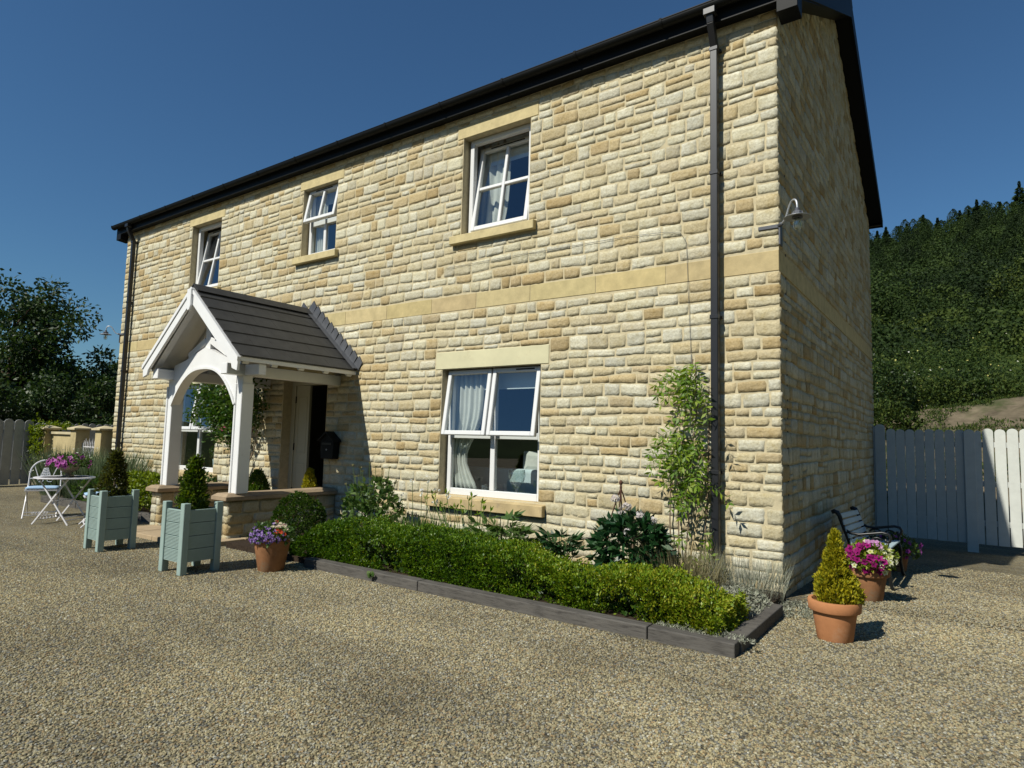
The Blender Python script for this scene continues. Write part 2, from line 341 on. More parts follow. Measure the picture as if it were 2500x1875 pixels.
# ------------------------------------------------------------------ rubble stone walls
STONE_COLS = np.array([(.60,.565,.40), (.655,.63,.48), (.555,.49,.31), (.51,.41,.225), (.58,.565,.445), (.455,.35,.18), (.62,.59,.425), (.52,.49,.36)])
STONE_P = np.array([.17, .17, .18, .15, .10, .09, .09, .05])
def stone_field(S, region, holes, org, U, N, seed, keep=None, wmin=.13, wmax=.36, dull=1.0, hs=None, courses=None):
    """pitched-face rubble in courses; S = dict of lists; holes in (u0,u1,v0,v1)"""
    r = np.random.default_rng(seed)
    u0, u1, v0, v1 = region; org = np.array(org, float); U = np.array(U, float); N = np.array(N, float); V = np.array((0, 0, 1.))
    edges = [v0]
    if courses is None:
        while edges[-1] < v1 - .06:
            edges.append(edges[-1] + r.choice(hs or [.088, .10, .11, .12, .13, .155]))
    else:
        edges = [e for e in courses if v0 - .2 < e < v1 + .3]
    edges[-1] = max(edges[-1], v1)
    phase = r.uniform(0, 6.28, (len(edges), 3))
    def wave(i, u):
        if i == 0 or i == len(edges)-1: return 0*u
        p = phase[i]; return .010*np.sin(u*1.3 + p[0]) + .007*np.sin(u*3.1 + p[1]) + .004*np.sin(u*7 + p[2])
    def one(a, b, c, d, wl=None, wu=None, t0=0., t1=1.):
        w, h = b-a, d-c
        if w < .035 or h < .03: return
        if keep is not None and not keep((a+b)/2, (c+d)/2, w, h): return
        nu = int(np.clip(w/.045, 2, 7)); nv = int(np.clip(h/.045, 1, 4)); e = .008
        su = np.concatenate([[-1, -1+2*e/w], np.linspace(-1, 1, nu+2)[1:-1]*(1-2*e/w), [1-2*e/w, 1]])
        sv = np.concatenate([[-1, -1+2*e/h], np.linspace(-1, 1, nv+2)[1:-1]*(1-2*e/h), [1-2*e/h, 1]])
        ss, tt = np.meshgrid(su, sv, indexing='ij')
        pull = r.uniform(.02, .13)*np.abs(ss)**6*np.abs(tt)**6
        g = r.uniform(.001, .0035)
        cor = r.uniform(-.0055, .0055, (2, 2, 2))
        x = (a+b)/2 + ss*(w/2-g)*(1-pull); y = (c+d)/2 + tt*(h/2-g)*(1-pull)
        bi = [(1-ss)/2*(1-tt)/2, (1-ss)/2*(1+tt)/2, (1+ss)/2*(1-tt)/2, (1+ss)/2*(1+tt)/2]
        for k, q in enumerate(bi): x = x + q*cor[k//2, k % 2, 0]; y = y + q*cor[k//2, k % 2, 1]
        x = x + r.normal(0, .0022, x.shape); y = y + r.normal(0, .0022, y.shape)
        f_ = t0 + (t1-t0)*(1+tt)/2
        if wl is not None: y = y + (1-f_)*wave(wl, x)
        if wu is not None: y = y + f_*wave(wu, x)
        base = r.normal(.0022, .0014)
        z = base + .002*(1-ss**6)*(1-tt**6) + r.normal(0, .0015, x.shape) + r.normal(0, .0013)*ss + r.normal(0, .0013)*tt
        edge = (np.abs(ss) > .9999) | (np.abs(tt) > .9999)
        z = np.where(edge, -.030, z)
        P = org + x[..., None]*U + y[..., None]*V + z[..., None]*N
        m, n = x.shape; idx = np.arange(m*n).reshape(m, n) + S['n']
        F = np.stack([idx[:-1, :-1], idx[1:, :-1], idx[1:, 1:], idx[:-1, 1:]], -1).reshape(-1, 4)
        S['v'].append(P.reshape(-1, 3)); S['f'].append(F); S['n'] += m*n
        q = STONE_COLS[r.choice(8, p=STONE_P)]; q2 = STONE_COLS[r.choice(8, p=STONE_P)]; t = r.uniform(0, .45)
        c_ = (q*(1-t) + q2*t)*r.uniform(.90, 1.06)*dull*np.array((1.01, 1.02, 1.06))
        S['c'].append(np.repeat(c_[None], len(F), 0))
    for i in range(len(edges)-1):
        a, b = max(edges[i], v0), min(edges[i+1], v1)
        if b-a < .03: continue
        segs = [(u0, u1, a, b)]
        for (h0, h1, hz0, hz1) in holes:
            ov = min(b, hz1) - max(a, hz0)
            if ov <= 0.004: continue
            new = []
            for (p, q, c, d) in segs:
                if h1 <= p or h0 >= q: new.append((p, q, c, d)); continue
                if h0 > p: new.append((p, h0, c, d))
                if h1 < q: new.append((h1, q, c, d))
                lo, hi = max(p, h0), min(q, h1)
                if hz0 - c > .03: new.append((lo, hi, c, hz0))
                if d - hz1 > .03: new.append((lo, hi, hz1, d))
            segs = new
        for (p, q, c, d) in segs:
            cuts = [p]
            while True:
                w = r.uniform(wmin, wmax) * (1.0 if (b-a) > .1 else .9)
                if cuts[-1] + w > q - wmin*.75: break
                cuts.append(cuts[-1] + w)
            cuts.append(q)
            for k in range(len(cuts)-1):
                s0, s1 = cuts[k], cuts[k+1]
                wl = i if (c == a and c > v0 + 1e-6) else None
                wu = i+1 if (d == b and d < v1 - 1e-6) else None
                if d-c > .15 and r.random() < .16:
                    t = r.uniform(.4, .6); zc = c*(1-t) + d*t
                    one(s0, s1, c, zc, wl, wu, 0, t); one(s0, s1, zc, d, wl, wu, t, 1)
                else: one(s0, s1, c, d, wl, wu)
    return edges

def new_S(): return dict(v=[], f=[], c=[], n=0)
def shell(S, region, holes, org, U, N, back=.30, off=-.0022, keep=None):
    """mortar face with openings, its back face and the reveals; material 1 (mortar) / 2 (plaster)"""
    u0, u1, v0, v1 = region; org = np.array(org, float); U = np.array(U, float); N = np.array(N, float)
    us = sorted({u0, u1, *[x for h in holes for x in h[:2]]}); vs = sorted({v0, v1, *[x for h in holes for x in h[2:]]})
    us = [u for u in us if u0 <= u <= u1]; vs = [v for v in vs if v0 <= v <= v1]
    pt = lambda u, v, d: org + u*U + v*np.array((0, 0, 1.)) + d*N
    def solid(i, j):
        if not (0 <= i < len(us)-1 and 0 <= j < len(vs)-1): return None
        um, vm = (us[i]+us[i+1])/2, (vs[j]+vs[j+1])/2
        return not any(h[0] < um < h[1] and h[2] < vm < h[3] for h in holes)
    def quad(p, m, c=(.5,.5,.5)):
        k = S['n']; S['v'].append(np.array(p)); S['f'].append(np.array([[k, k+1, k+2, k+3]])); S['n'] += 4
        S['c'].append(np.array([c])); S.setdefault('m', []).append((len(S['f'])-1, m))
    for i in range(len(us)-1):
        for j in range(len(vs)-1):
            if not solid(i, j): continue
            a, b, c, d = us[i], us[i+1], vs[j], vs[j+1]
            quad([pt(a,c,off), pt(b,c,off), pt(b,d,off), pt(a,d,off)], 1)
            quad([pt(a,c,-back), pt(a,d,-back), pt(b,d,-back), pt(b,c,-back)], 2)
            if solid(i-1, j) is False: quad([pt(a,c,-back), pt(a,c,off), pt(a,d,off), pt(a,d,-back)], 1)
            if solid(i+1, j) is False: quad([pt(b,c,off), pt(b,c,-back), pt(b,d,-back), pt(b,d,off)], 1)
            if solid(i, j-1) is False: quad([pt(a,c,-back), pt(b,c,-back), pt(b,c,off), pt(a,c,off)], 1)
            if solid(i, j+1) is False: quad([pt(a,d,off), pt(b,d,off), pt(b,d,-back), pt(a,d,-back)], 1)
def build_S(name, S, mats, parent):
    mi = []
    mm = dict(S.get('m', []))
    for k, f in enumerate(S['f']): mi += [mm.get(k, 0)]*len(f)
    o = mesh_np(name, np.vstack(S['v']), np.vstack(S['f']), mats, parent, col=np.vstack(S['c']), mi=mi)
    return o

# ------------------------------------------------------------------ ground
def gz(x, y):
    t = np.clip((np.asarray(x)+3)/3, 0, 1)
    return -.045*np.clip(np.asarray(y, float)-.2, 0, 7.5)*t
def grid_mesh(name, xs, ys, zf, m, parent=None, smooth=True):
    X, Y = np.meshgrid(xs, ys, indexing='ij'); Z = zf(X, Y); n, k = X.shape
    idx = np.arange(n*k).reshape(n, k)
    F = np.stack([idx[:-1, :-1], idx[1:, :-1], idx[1:, 1:], idx[:-1, 1:]], -1).reshape(-1, 4)
    return mesh_np(name, np.stack([X, Y, Z], -1).reshape(-1, 3), F, m, parent, smooth=smooth)
gx = np.concatenate([[-900, -300, -90, -40], np.arange(-26, 12.1, 1.0), [20, 60, 300, 900]])
gy = np.concatenate([[-900, -300, -90, -40, -20], np.arange(-12, 12.1, 1.0), [20, 60, 300, 900]])
tag(grid_mesh('ground', gx, gy, gz, M['gravel']), kind='structure')

# loose gravel lying on the bed: a point mesh with instanced chips
def pebbles():
    r = np.random.default_rng(5); pts = []
    fwd = np.array((.5756, -.813)) * np.array((-1, -1))
    n = 1400000
    x = r.uniform(-11, 6.5, n); y = r.uniform(-6.2, 7, n)
    d = np.hypot(x-CAM[0], y-CAM[1])
    az = np.degrees(np.arctan2(x-CAM[0], y-CAM[1])) + 35.3
    keep = (np.abs(az) < 43) & (d > 1.5) & (d < 10.5)
    keep &= r.random(n) < np.clip(1.25 - d/9., .12, 1) * 1.0
    keep &= ~((x < .0) & (y > -.0)) & ~((x > -4.25) & (x < .14) & (y > -1.95)) & ~((x > -7.9) & (x < -5.9) & (y > -2.15))
    x, y = x[keep], y[keep]
    V = np.stack([x, y, gz(x, y) + .001], 1)
    me = bpy.data.meshes.new('gravel'); me.vertices.add(len(V)); me.vertices.foreach_set('co', V.astype(np.float32).ravel())
    me.materials.append(M['pebble'])
    o = link(bpy.data.objects.new('gravel', me)); tag(o, kind='stuff')
    ng = bpy.data.node_groups.new('gravel_scatter', 'GeometryNodeTree')
    ng.interface.new_socket('Geometry', in_out='INPUT', socket_type='NodeSocketGeometry')
    ng.interface.new_socket('Geometry', in_out='OUTPUT', socket_type='NodeSocketGeometry')
    N, L = ng.nodes, ng.links
    gi, go = N.new('NodeGroupInput'), N.new('NodeGroupOutput')
    ico = N.new('GeometryNodeMeshIcoSphere'); ico.inputs['Radius'].default_value = 1; ico.inputs['Subdivisions'].default_value = 1
    sm = N.new('GeometryNodeSetMaterial'); sm.inputs['Material'].default_value = M['pebble']; L.new(ico.outputs[0], sm.inputs[0])
    sh = N.new('GeometryNodeSetShadeSmooth'); sh.inputs['Shade Smooth'].default_value = False; L.new(sm.outputs[0], sh.inputs[0])
    rr = N.new('FunctionNodeRandomValue'); rr.data_type = 'FLOAT_VECTOR'; rr.inputs[0].default_value = (-.35, -.35, 0); rr.inputs[1].default_value = (.35, .35, 6.28)
    rs = N.new('FunctionNodeRandomValue'); rs.data_type = 'FLOAT_VECTOR'; rs.inputs[0].default_value = (.0044, .0037, .0031); rs.inputs[1].default_value = (.0112, .0088, .0070); rs.inputs['Seed'].default_value = 3
    ip = N.new('GeometryNodeInstanceOnPoints')
    L.new(gi.outputs[0], ip.inputs['Points']); L.new(sh.outputs[0], ip.inputs['Instance']); L.new(rr.outputs[0], ip.inputs['Rotation']); L.new(rs.outputs[0], ip.inputs['Scale'])
    L.new(ip.outputs[0], go.inputs[0])
    o.modifiers.new('scatter', 'NODES').node_group = ng
    # a few bigger grey flints among them
    return o
pebbles()

# ------------------------------------------------------------------ house
XL, D, EZ = -13.34, 7.4, 5.60
RID = 7.60                       # soffit line at the ridge, y = D/2
house = thing('stone_house', 'two storey pale stone house with black gutters and a slate roof', 'house', (0, 0, 0))
SB, ST = 3.0, 3.21
LLT, LLB, LSB = 2.476, 2.25, .643
ULT, ULB, USB, MSB = 5.475, 5.305, 4.0, 4.20
OPEN = dict(lr=(-4.15, -2.63, LSB, LLB), ll=(-10.93, -9.41, LSB, LLB), ur=(-3.91, -2.85, USB, ULB), um=(-7.26, -6.42, MSB, ULB),
            ul=(-10.66, -9.65, USB, ULB), dr=(-7.507, -6.435, .0, 2.24))
LINT = [(-4.265, -2.516, LLB, LLT), (-11.05, -9.30, LLB, LLT), (-4.01, -2.735, ULB, ULT), (-7.345, -6.285, ULB, ULT), (-10.77, -9.55, ULB, ULT), (-7.65, -6.30, 2.24, 2.45)]
SILL = [(-4.30, -2.53, LSB-.15, LSB), (-11.08, -9.26, LSB-.15, LSB), (-4.05, -2.735, USB-.13, USB), (-7.38, -6.33, MSB-.13, MSB), (-10.8, -9.53, USB-.13, USB)]
fh = list(OPEN.values())
S = new_S()
stone_holes = fh + LINT + [(a, b, c, d) for a, b, c, d in SILL] + [(XL-.02, .02, SB, ST)]
edges = stone_field(S, (XL-.008, .011, 0, EZ), stone_holes, (0,0,0), (1,0,0), (0,-1,0), 3)
shell(S, (XL, 0, -.4, EZ+.05), fh, (0,0,0), (1,0,0), (0,-1,0))
for key, h in OPEN.items():      # stone jambs of the openings
    stone_field(S, (.004, .115 if key != 'dr' else .16, h[2], h[3]), [], (h[0]-.01, 0, 0), (0,1,0), (1,0,0), 40+len(key)+int(abs(h[0])*10), wmin=.1, wmax=.2, courses=edges)
    stone_field(S, (-.115 if key != 'dr' else -.16, -.004, h[2], h[3]), [], (h[1]+.01, 0, 0), (0,-1,0), (-1,0,0), 60+int(abs(h[0])*10), wmin=.1, wmax=.2, courses=edges)
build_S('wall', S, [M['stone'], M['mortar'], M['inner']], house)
# gable wall
def rake(y): return EZ + (RID-EZ)*(1-abs(y-D/2)/(D/2))
S = new_S()
ge = stone_field(S, (.004, D, -.5, EZ), [(0, D, SB, ST)], (0,0,0), (0,1,0), (1,0,0), 9)
stone_field(S, (.0, D, EZ, RID), [], (0,0,0), (0,1,0), (1,0,0), 10, keep=lambda u, v, w, h: v < rake(u) + .05)
def quadS(S, p, m):
    n0 = S['n']; S['v'].append(np.array(p, float)); S['f'].append(np.array([[n0, n0+1, n0+2, n0+3]])); S['n'] += 4
    S['c'].append(np.array([(.5, .5, .5)])); S.setdefault('m', []).append((len(S['f'])-1, m))
for xo, m_, fl in ((-.010, 1, 1), (-.30, 2, -1)):
    q1 = [(xo,.012,-.5), (xo,D,-.5), (xo,D,EZ), (xo,.012,EZ)]; q2 = [(xo,0,EZ), (xo,D/2,EZ), (xo,D,EZ), (xo,D/2,RID+.05)]
    quadS(S, q1[::fl], m_); quadS(S, q2[::fl], m_)
build_S('wall', S, [M['stone'], M['mortar'], M['inner']], house)
# far gable and back wall: plain closed sheets of the same mortar-and-stone build, never seen from the yard
mb = MB(); mb.box(XL-.0, XL+.3, .305, D-.305, -.4, EZ); mb.prism([(XL, 0.005, EZ+.001), (XL, D, EZ+.001), (XL, D/2, RID)], (.3, 0, 0)); mb.box(XL, -.302, D-.3, D, -.4, EZ)
obj('wall', mb, plain('plain_stone', (.56,.46,.27), .95, .1, vs=7, var=.25, bs=30, bstr=.8), house)
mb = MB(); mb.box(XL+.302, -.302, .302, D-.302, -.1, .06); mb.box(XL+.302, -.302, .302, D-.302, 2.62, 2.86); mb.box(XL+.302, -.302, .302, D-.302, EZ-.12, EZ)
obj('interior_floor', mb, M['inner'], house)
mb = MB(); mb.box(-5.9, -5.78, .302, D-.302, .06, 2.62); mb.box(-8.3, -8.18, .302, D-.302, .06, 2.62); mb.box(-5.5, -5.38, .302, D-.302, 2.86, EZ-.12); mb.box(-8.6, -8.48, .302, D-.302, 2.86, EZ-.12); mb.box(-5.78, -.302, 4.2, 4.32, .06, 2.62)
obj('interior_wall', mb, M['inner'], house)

# sandstone band, lintels, sills
mb = MB(); r = np.random.default_rng(2); x = XL + .002
for (a, b) in ((XL+.002, -.0),):
    cuts = [a]
    while cuts[-1] < b - 1.3: cuts.append(cuts[-1] + r.uniform(.72, .95))
    cuts.append(b+.004)
    for k in range(len(cuts)-1): q_ = r.uniform(.84, 1.0); mb.col = (q_, q_*r.uniform(.95, 1.0), q_*r.uniform(.86, 1.0)); mb.box(cuts[k]+.003, cuts[k+1]-.003, -.004, .02, SB+.006, ST-.006)
obj('string_course', mb, M['dressed'], house, bevel=.004)
mb = MB(); cuts = [.0]
while cuts[-1] < D - 1.2: cuts.append(cuts[-1] + r.uniform(.72, .95))
cuts.append(D)
for k in range(len(cuts)-1): mb.box(-.02, .004, cuts[k]+(.003 if k else .012), cuts[k+1]-.003, SB+.006, ST-.006)
obj('string_course', mb, M['dressed'], house, bevel=.004)
for i, (a, b, c, d) in enumerate(LINT):
    mb = MB(); mb.box(a+.004, b-.004, -.006, .16, c+.001, d-.004); obj('lintel', mb, M['pale_dressed'] if i < 2 else M['dressed'], house, bevel=.005)
for i, (a, b, c, d) in enumerate(SILL):
    mb = MB(); mb.prism([(a, .15, d+.012), (a, -.075, d-.02), (a, -.075, c+.004), (a, .02, c+.004), (a, .15, c+.004)], (b-a, 0, 0))
    obj('window_sill', mb, M['sill'] if i < 2 else M['dressed'], house, bevel=.006)

# ---- windows
FY = .115
def ring(mb, x0, x1, z0, z1, w, y0, y1, bw=None, tw=None):
    bw = bw or w; tw = tw or w
    mb.box(x0, x0+w, y0, y1, z0, z1); mb.box(x1-w, x1, y0, y1, z0, z1)
    mb.box(x0+w, x1-w, y0+.001, y1-.001, z0, z0+bw); mb.box(x0+w, x1-w, y0+.001, y1-.001, z1-tw, z1)
def sash(win, x0, x1, z0, z1, hinge, ang, bars_v=False, bars_h=False, vent=True, w=.055):
    """a sash hung at its head (swings out) or at its foot (tips in)"""
    h = z1-z0; lo, hi = (-h, 0) if hinge == 'top' else (0, h)
    mb = MB(); ring(mb, x0, x1, lo, hi, w, -.035, .025)
    xm, zm = (x0+x1)/2, (lo+hi)/2
    if bars_v: mb.box(xm-.022, xm+.022, -.030, .02, lo+w, hi-w)
    if bars_h:
        zs = zm
        if bars_v: mb.box(x0+w, xm-.022, -.029, .02, zs-.022, zs+.022); mb.box(xm+.022, x1-w, -.029, .02, zs-.022, zs+.022)
        else: mb.box(x0+w, x1-w, -.029, .02, zs-.022, zs+.022)
    loc = (0, FY-.004, z1 if hinge == 'top' else z0); rot = (-rad(ang), 0, 0)
    obj('sash', mb, M['upvc'], win, bevel=.006, loc=loc, rot=rot)
    g = MB(); g.add([(x0+w-.01, 0, lo+w-.01), (x1-w+.01, 0, lo+w-.01), (x1-w+.01, 0, hi-w+.01), (x0+w-.01, 0, hi-w+.01)], [(0,1,2,3)])
    obj('pane', g, M['glass'], win, loc=loc, rot=rot)
    if vent:
        v = MB(); v.box(xm-.0, x1-w-.03, -.042, -.034, hi-.036, hi-.022) if not bars_v else v.box(x0+w+.12, x1-w-.12, -.042, -.034, hi-.036, hi-.022)
        obj('vent_slot', v, M['black'], win, loc=loc, rot=rot)
def fixed(win, x0, x1, z0, z1, bar=False):
    g = MB(); y_ = FY+.025; g.add([(x0, y_, z0), (x1, y_, z0), (x1, y_, z1), (x0, y_, z1)], [(0,1,2,3)]); obj('pane', g, M['glass'], win)
def lower_window(h):
    x0, x1, z0, z1 = h; x0 += .035; x1 -= .035; mb = MB(); xm = (x0+x1)/2; zt = z0 + (z1-z0)*.475
    ring(mb, x0, x1, z0+.005, z1-.004, .062, FY, FY+.065, bw=.085)
    mb.box(xm-.035, xm+.035, FY+.002, FY+.063, z0+.09, z1-.066); mb.box(x0+.062, xm-.035, FY+.003, FY+.062, zt-.04, zt+.04); mb.box(xm+.035, x1-.062, FY+.003, FY+.062, zt-.04, zt+.04)
    win = obj('window', mb, M['upvc'], house, bevel=.005)
    fixed(win, x0+.06, xm-.033, z0+.088, zt-.038); fixed(win, xm+.033, x1-.06, z0+.088, zt-.038)
    sash(win, x0+.012, xm-.012, zt-.01, z1-.016, 'top', 8.5, vent=False); sash(win, xm+.012, x1-.012, zt-.01, z1-.016, 'top', 8.5, vent=True)
    return win
lower_window(OPEN['lr']); lower_window(OPEN['ll'])
def tilt_window(h, ang):
    x0, x1, z0, z1 = h; x0 += .035; x1 -= .03; mb = MB()
    ring(mb, x0, x1, z0+.005, z1-.004, .062, FY-.01, FY+.065, bw=.07)
    win = obj('window', mb, M['upvc'], house, bevel=.005)
    sash(win, x0+.05, x1-.05, z0+.055, z1-.06, 'bottom', ang, True, True, w=.06)
    return win
tilt_window(OPEN['ur'], 9); tilt_window(OPEN['ul'], 9)
def small_window(h):
    x0, x1, z0, z1 = h; x0 += .035; x1 -= .03; mb = MB(); xm = (x0+x1)/2; zt = z0 + (z1-z0)*.50
    ring(mb, x0, x1, z0+.005, z1-.004, .062, FY, FY+.065, bw=.07)
    mb.box(x0+.062, x1-.062, FY+.002, FY+.063, zt-.04, zt+.04); mb.box(xm-.03, xm+.03, FY+.003, FY+.062, z0+.075, zt-.04)
    win = obj('window', mb, M['upvc'], house, bevel=.005)
    fixed(win, x0+.06, xm-.028, z0+.07, zt-.038); fixed(win, xm+.028, x1-.06, z0+.07, zt-.038)
    sash(win, x0+.012, x1-.012, zt-.01, z1-.016, 'top', 11, True)
small_window(OPEN['um'])

# ---- front door standing open
a, b, c, d = OPEN['dr']
mb = MB(); mb.box(a, a+.09, .16, .25, .06, 2.235); mb.box(b-.09, b, .16, .25, .06, 2.235); mb.box(a+.09, b-.09, .161, .249, 2.15, 2.235)
fr = obj('door_frame', mb, M['cream'], house, bevel=.006)
mb = MB(); mb.box(0, .335, -.022, .022, 0, 2.08)
for z0, z1 in ((.15, .85), (1.0, 1.9)): ring(mb, .05, .285, z0, z1, .025, -.027, -.02)
dr = obj('door', mb, M['cream'], house, bevel=.004, loc=(a+.092, .205, .065))
for z in (.35, 1.05, 1.8):
    mb = MB(); mb.tube([(0, -.028, z), (0, -.028, z+.11)], .011, 8); obj('hinge', mb, M['black'], dr)
mb = MB(); mb.box(a+.02, b-.02, .0, .3, .02, .062); obj('door_step', mb, M['slab'], house, bevel=.006)

# ---- roof, eaves, gutter
V_ = .22; OH = .14; RT = .20
sl = (RID-EZ)/(D/2)
mb = MB()
for sgn, ye, y0 in ((1, -OH-.04, -OH), (-1, D+OH+.04, D+OH)):
    zE = EZ - sl*OH + .17
    p = [(0, ye, zE), (0, D/2, zE + sl*(D/2+OH+.04)), (0, D/2, zE + sl*(D/2+OH+.04)+.03), (0, ye, zE+.03)]
    n_c = 16
    for k in range(n_c):
        t0, t1 = k/n_c, (k+1)/n_c
        ya, yb = ye + (D/2-ye)*t0, ye + (D/2-ye)*t1; za = zE + sl*abs(ya-ye); zb = zE + sl*abs(yb-ye)
        mb.prism([(XL-V_, ya, za+.012), (XL-V_, yb, zb+.0), (XL-V_, yb, zb+.016), (XL-V_, ya, za+.032)], (-XL+2*V_, 0, 0))
obj('roof', mb, M['slate'], house)
mb = MB(); mb.prism([(XL-V_, D/2-.16, RID+.29-.07), (XL-V_, D/2, RID+.37), (XL-V_, D/2+.16, RID+.22)], (-XL+2*V_, 0, 0)); obj('ridge_tile', mb, M['slate'], house)
for xs in (V_-.02, XL-V_):
    mb = MB(); mb.prism([(xs, -OH, EZ-.02), (xs, D/2, RID+.02-.03), (xs, D+OH, EZ-.02), (xs, D+OH, EZ+.12), (xs, D/2, RID+.25), (xs, -OH, EZ+.12)], (.022, 0, 0)); obj('bargeboard', mb, M['black'], house)
mb = MB()
for xa, xb in ((.001, V_-.02), (XL-V_+.022, XL-.001)):
    mb.prism([(xa, .0, EZ+.03), (xa, D/2, RID+.02), (xa, D/2, RID+.04), (xa, .0, EZ+.05)], (xb-xa, 0, 0)); mb.prism([(xa, D/2, RID+.021), (xa, D, EZ+.03), (xa, D, EZ+.05), (xa, D/2, RID+.04)], (xb-xa, 0, 0))
mb.box(XL-V_+.022, V_-.02, -OH+.02, -.0, EZ+.0, EZ+.012); mb.box(XL-V_+.022, V_-.02, D, D+OH-.02, EZ, EZ+.012)
obj('soffit', mb, M['black'], house)
for xa, xb in ((.035, V_+.003), (XL-V_-.003, XL-.035)):
    mb = MB(); mb.prism([(xa, -OH-.002, EZ-.13), (xa, .06, EZ-.15), (xa, .06, EZ+.10), (xa, -OH-.002, EZ+.13)], (xb-xa, 0, 0)); obj('eaves_box', mb, M['black'], house, bevel=.004)
for ya in (-OH, D+OH-.018):
    mb = MB(); mb.box(XL-V_+.022, V_-.021, ya, ya+.018, EZ-.015, EZ+.17); obj('fascia', mb, M['black'], house)
GY, GZ = -OH-.062, EZ+.155
def gutter_section(x, k=0, gr=.055):
    out = [(x, GY+math.cos(t)*(gr+k), GZ-.012+math.sin(t)*(gr+k)*1.05) for t in np.linspace(math.pi, 2*math.pi, 13)]
    inn = [(x, GY+math.cos(t)*(gr-.006), GZ-.012+math.sin(t)*(gr-.006)) for t in np.linspace(2*math.pi, math.pi, 13)]
    return out, inn
mb = MB(); xa, xb = XL-V_-.02, V_+.01
out, inn = gutter_section(0)
prof = out + [(0, GY+.055, GZ), (0, GY+.049, GZ)] + inn + [(0, GY-.047, GZ), (0, GY-.060, GZ), (0, GY-.060, GZ-.008)]
mb.prism([(xa, p[1], p[2]) for p in prof], (xb-xa, 0, 0))
gut = obj('gutter', mb, M['black'], house, smooth=False)
for x in [xa+.02] + list(np.arange(-12.3, -.1, 1.02)) + [xb-.02]:
    mb = MB(); o_, i_ = gutter_section(x, .007); mb.prism([(x-.014, p[1], p[2]) for p in o_] + [(x-.014, GY+.055, GZ+.006), (x-.014, GY-.064, GZ+.006)], (.028, 0, 0)); obj('gutter_joint', mb, M['black'], gut)
def downpipe(x):
    mb = MB(); w = .036
    z1 = EZ+.09
    mb.box(x-.06, x+.06, GY-.05, GY+.05, EZ+.03, EZ+.10)
    mb.bar((x, GY, EZ+.05), (x, GY+.02, EZ-.04), 2*w, 2*w, (0,1,0)); mb.bar((x, GY+.015, EZ-.03), (x, -.075, EZ-.24), 2*w-.002, 2*w-.002, (0,1,0))
    mb.box(x-w, x+w, -.112, -.038, .02, EZ-.22)
    p = obj('downpipe', mb, M['pipe'], house, bevel=.006)
    for z in (EZ-.26, 4.05, 2.6, 1.1, .35):
        k = MB(); k.box(x-w-.006, x+w+.006, -.119, -.031, z-.02, z+.02); k.box(x-w-.02, x+w+.02, -.045, .0, z-.012, z+.012); obj('pipe_collar', k, M['pipe'], p, bevel=.003)
downpipe(-.575); downpipe(-12.90)

# ------------------------------------------------------------------ porch
PC, PH = -6.965, 1.19; PRZ, PEZ, PD = 3.315, 2.315, -1.85
porch = thing('porch', 'white timber porch with slate roof over the front door', 'porch', (PC, 0, 0))
pl = lambda x: x - PC
PX = {'r': -6.20 - PC, 'l': -7.93 - PC}
for k_, x in PX.items():
    mb = MB(); mb.box(x-.068, x+.068, -1.57, -1.43, .60, 2.16); mb.box(x-.085, x-.052, -1.585, -1.415, .60, 2.0); mb.box(x+.052, x+.085, -1.585, -1.415, .60, 2.0)
    obj('post', mb, M['paint'], porch, bevel=.006)
    mb = MB(); mb.box(x-.07, x+.07, -1.80, -.0, 2.10, 2.24); obj('eaves_beam', mb, M['paint'], porch, bevel=.006)
for side, cx in (('r', -6.255), ('l', -7.945)):
    S = new_S(); x0, x1 = cx-.125, cx+.125; zt = .515
    stone_field(S, (-1.66, -.003, .0, zt), [], (x1, 0, 0), (0,1,0), (1,0,0), 21, wmin=.16, wmax=.36, dull=.80)
    stone_field(S, (-.003, 1.66, .0, zt), [], (x0, 0, 0), (0,-1,0), (-1,0,0), 22, wmin=.16, wmax=.36, dull=.80)
    stone_field(S, (x0, x1, .0, zt), [], (0, -1.66, 0), (1,0,0), (0,-1,0), 23, wmin=.1, wmax=.2, dull=.9)
    quadS(S, [(x1-.01,-1.65,0),(x1-.01,0,0),(x1-.01,0,zt),(x1-.01,-1.65,zt)], 1); quadS(S, [(x0+.01,0,0),(x0+.01,-1.65,0),(x0+.01,-1.65,zt),(x0+.01,0,zt)], 1)
    quadS(S, [(x0+.01,-1.65,0),(x1-.01,-1.65,0),(x1-.01,-1.65,zt),(x0+.01,-1.65,zt)], 1); quadS(S, [(x0+.01,-1.65,zt),(x1-.01,-1.65,zt),(x1-.01,0,zt),(x0+.01,0,zt)], 1)
    w_ = build_S('low_wall', S, [M['stone'], M['mortar']], porch); w_.location = (-PC, 0, 0)
    mb = MB(); a, b = cx-.17, cx+.17
    mb.box(a, b, -1.73, -.012, zt+.003, zt+.052); mb.prism([(a, -1.73, zt+.052), (b, -1.73, zt+.052), (b-.05, -1.68, zt+.086), (a+.05, -1.68, zt+.086)], (0, .0001, 0)) if False else None
    n0 = mb.n
    mb.add([(a,-1.73,zt+.052),(b,-1.73,zt+.052),(b,-.012,zt+.052),(a,-.012,zt+.052),(a+.05,-1.68,zt+.088),(b-.05,-1.68,zt+.088),(b-.05,-.012,zt+.088),(a+.05,-.012,zt+.088)],
           [(0,1,5,4),(1,2,6,5),(2,3,7,6),(3,0,4,7),(4,5,6,7)])
    c_ = obj('coping', mb, M['cap'], porch, bevel=.006); c_.location = (-PC, 0, 0)
th = math.atan2(PRZ-PEZ, PH); cs, sn = math.cos(th), math.sin(th); SLN = math.hypot(PH, PRZ-PEZ)
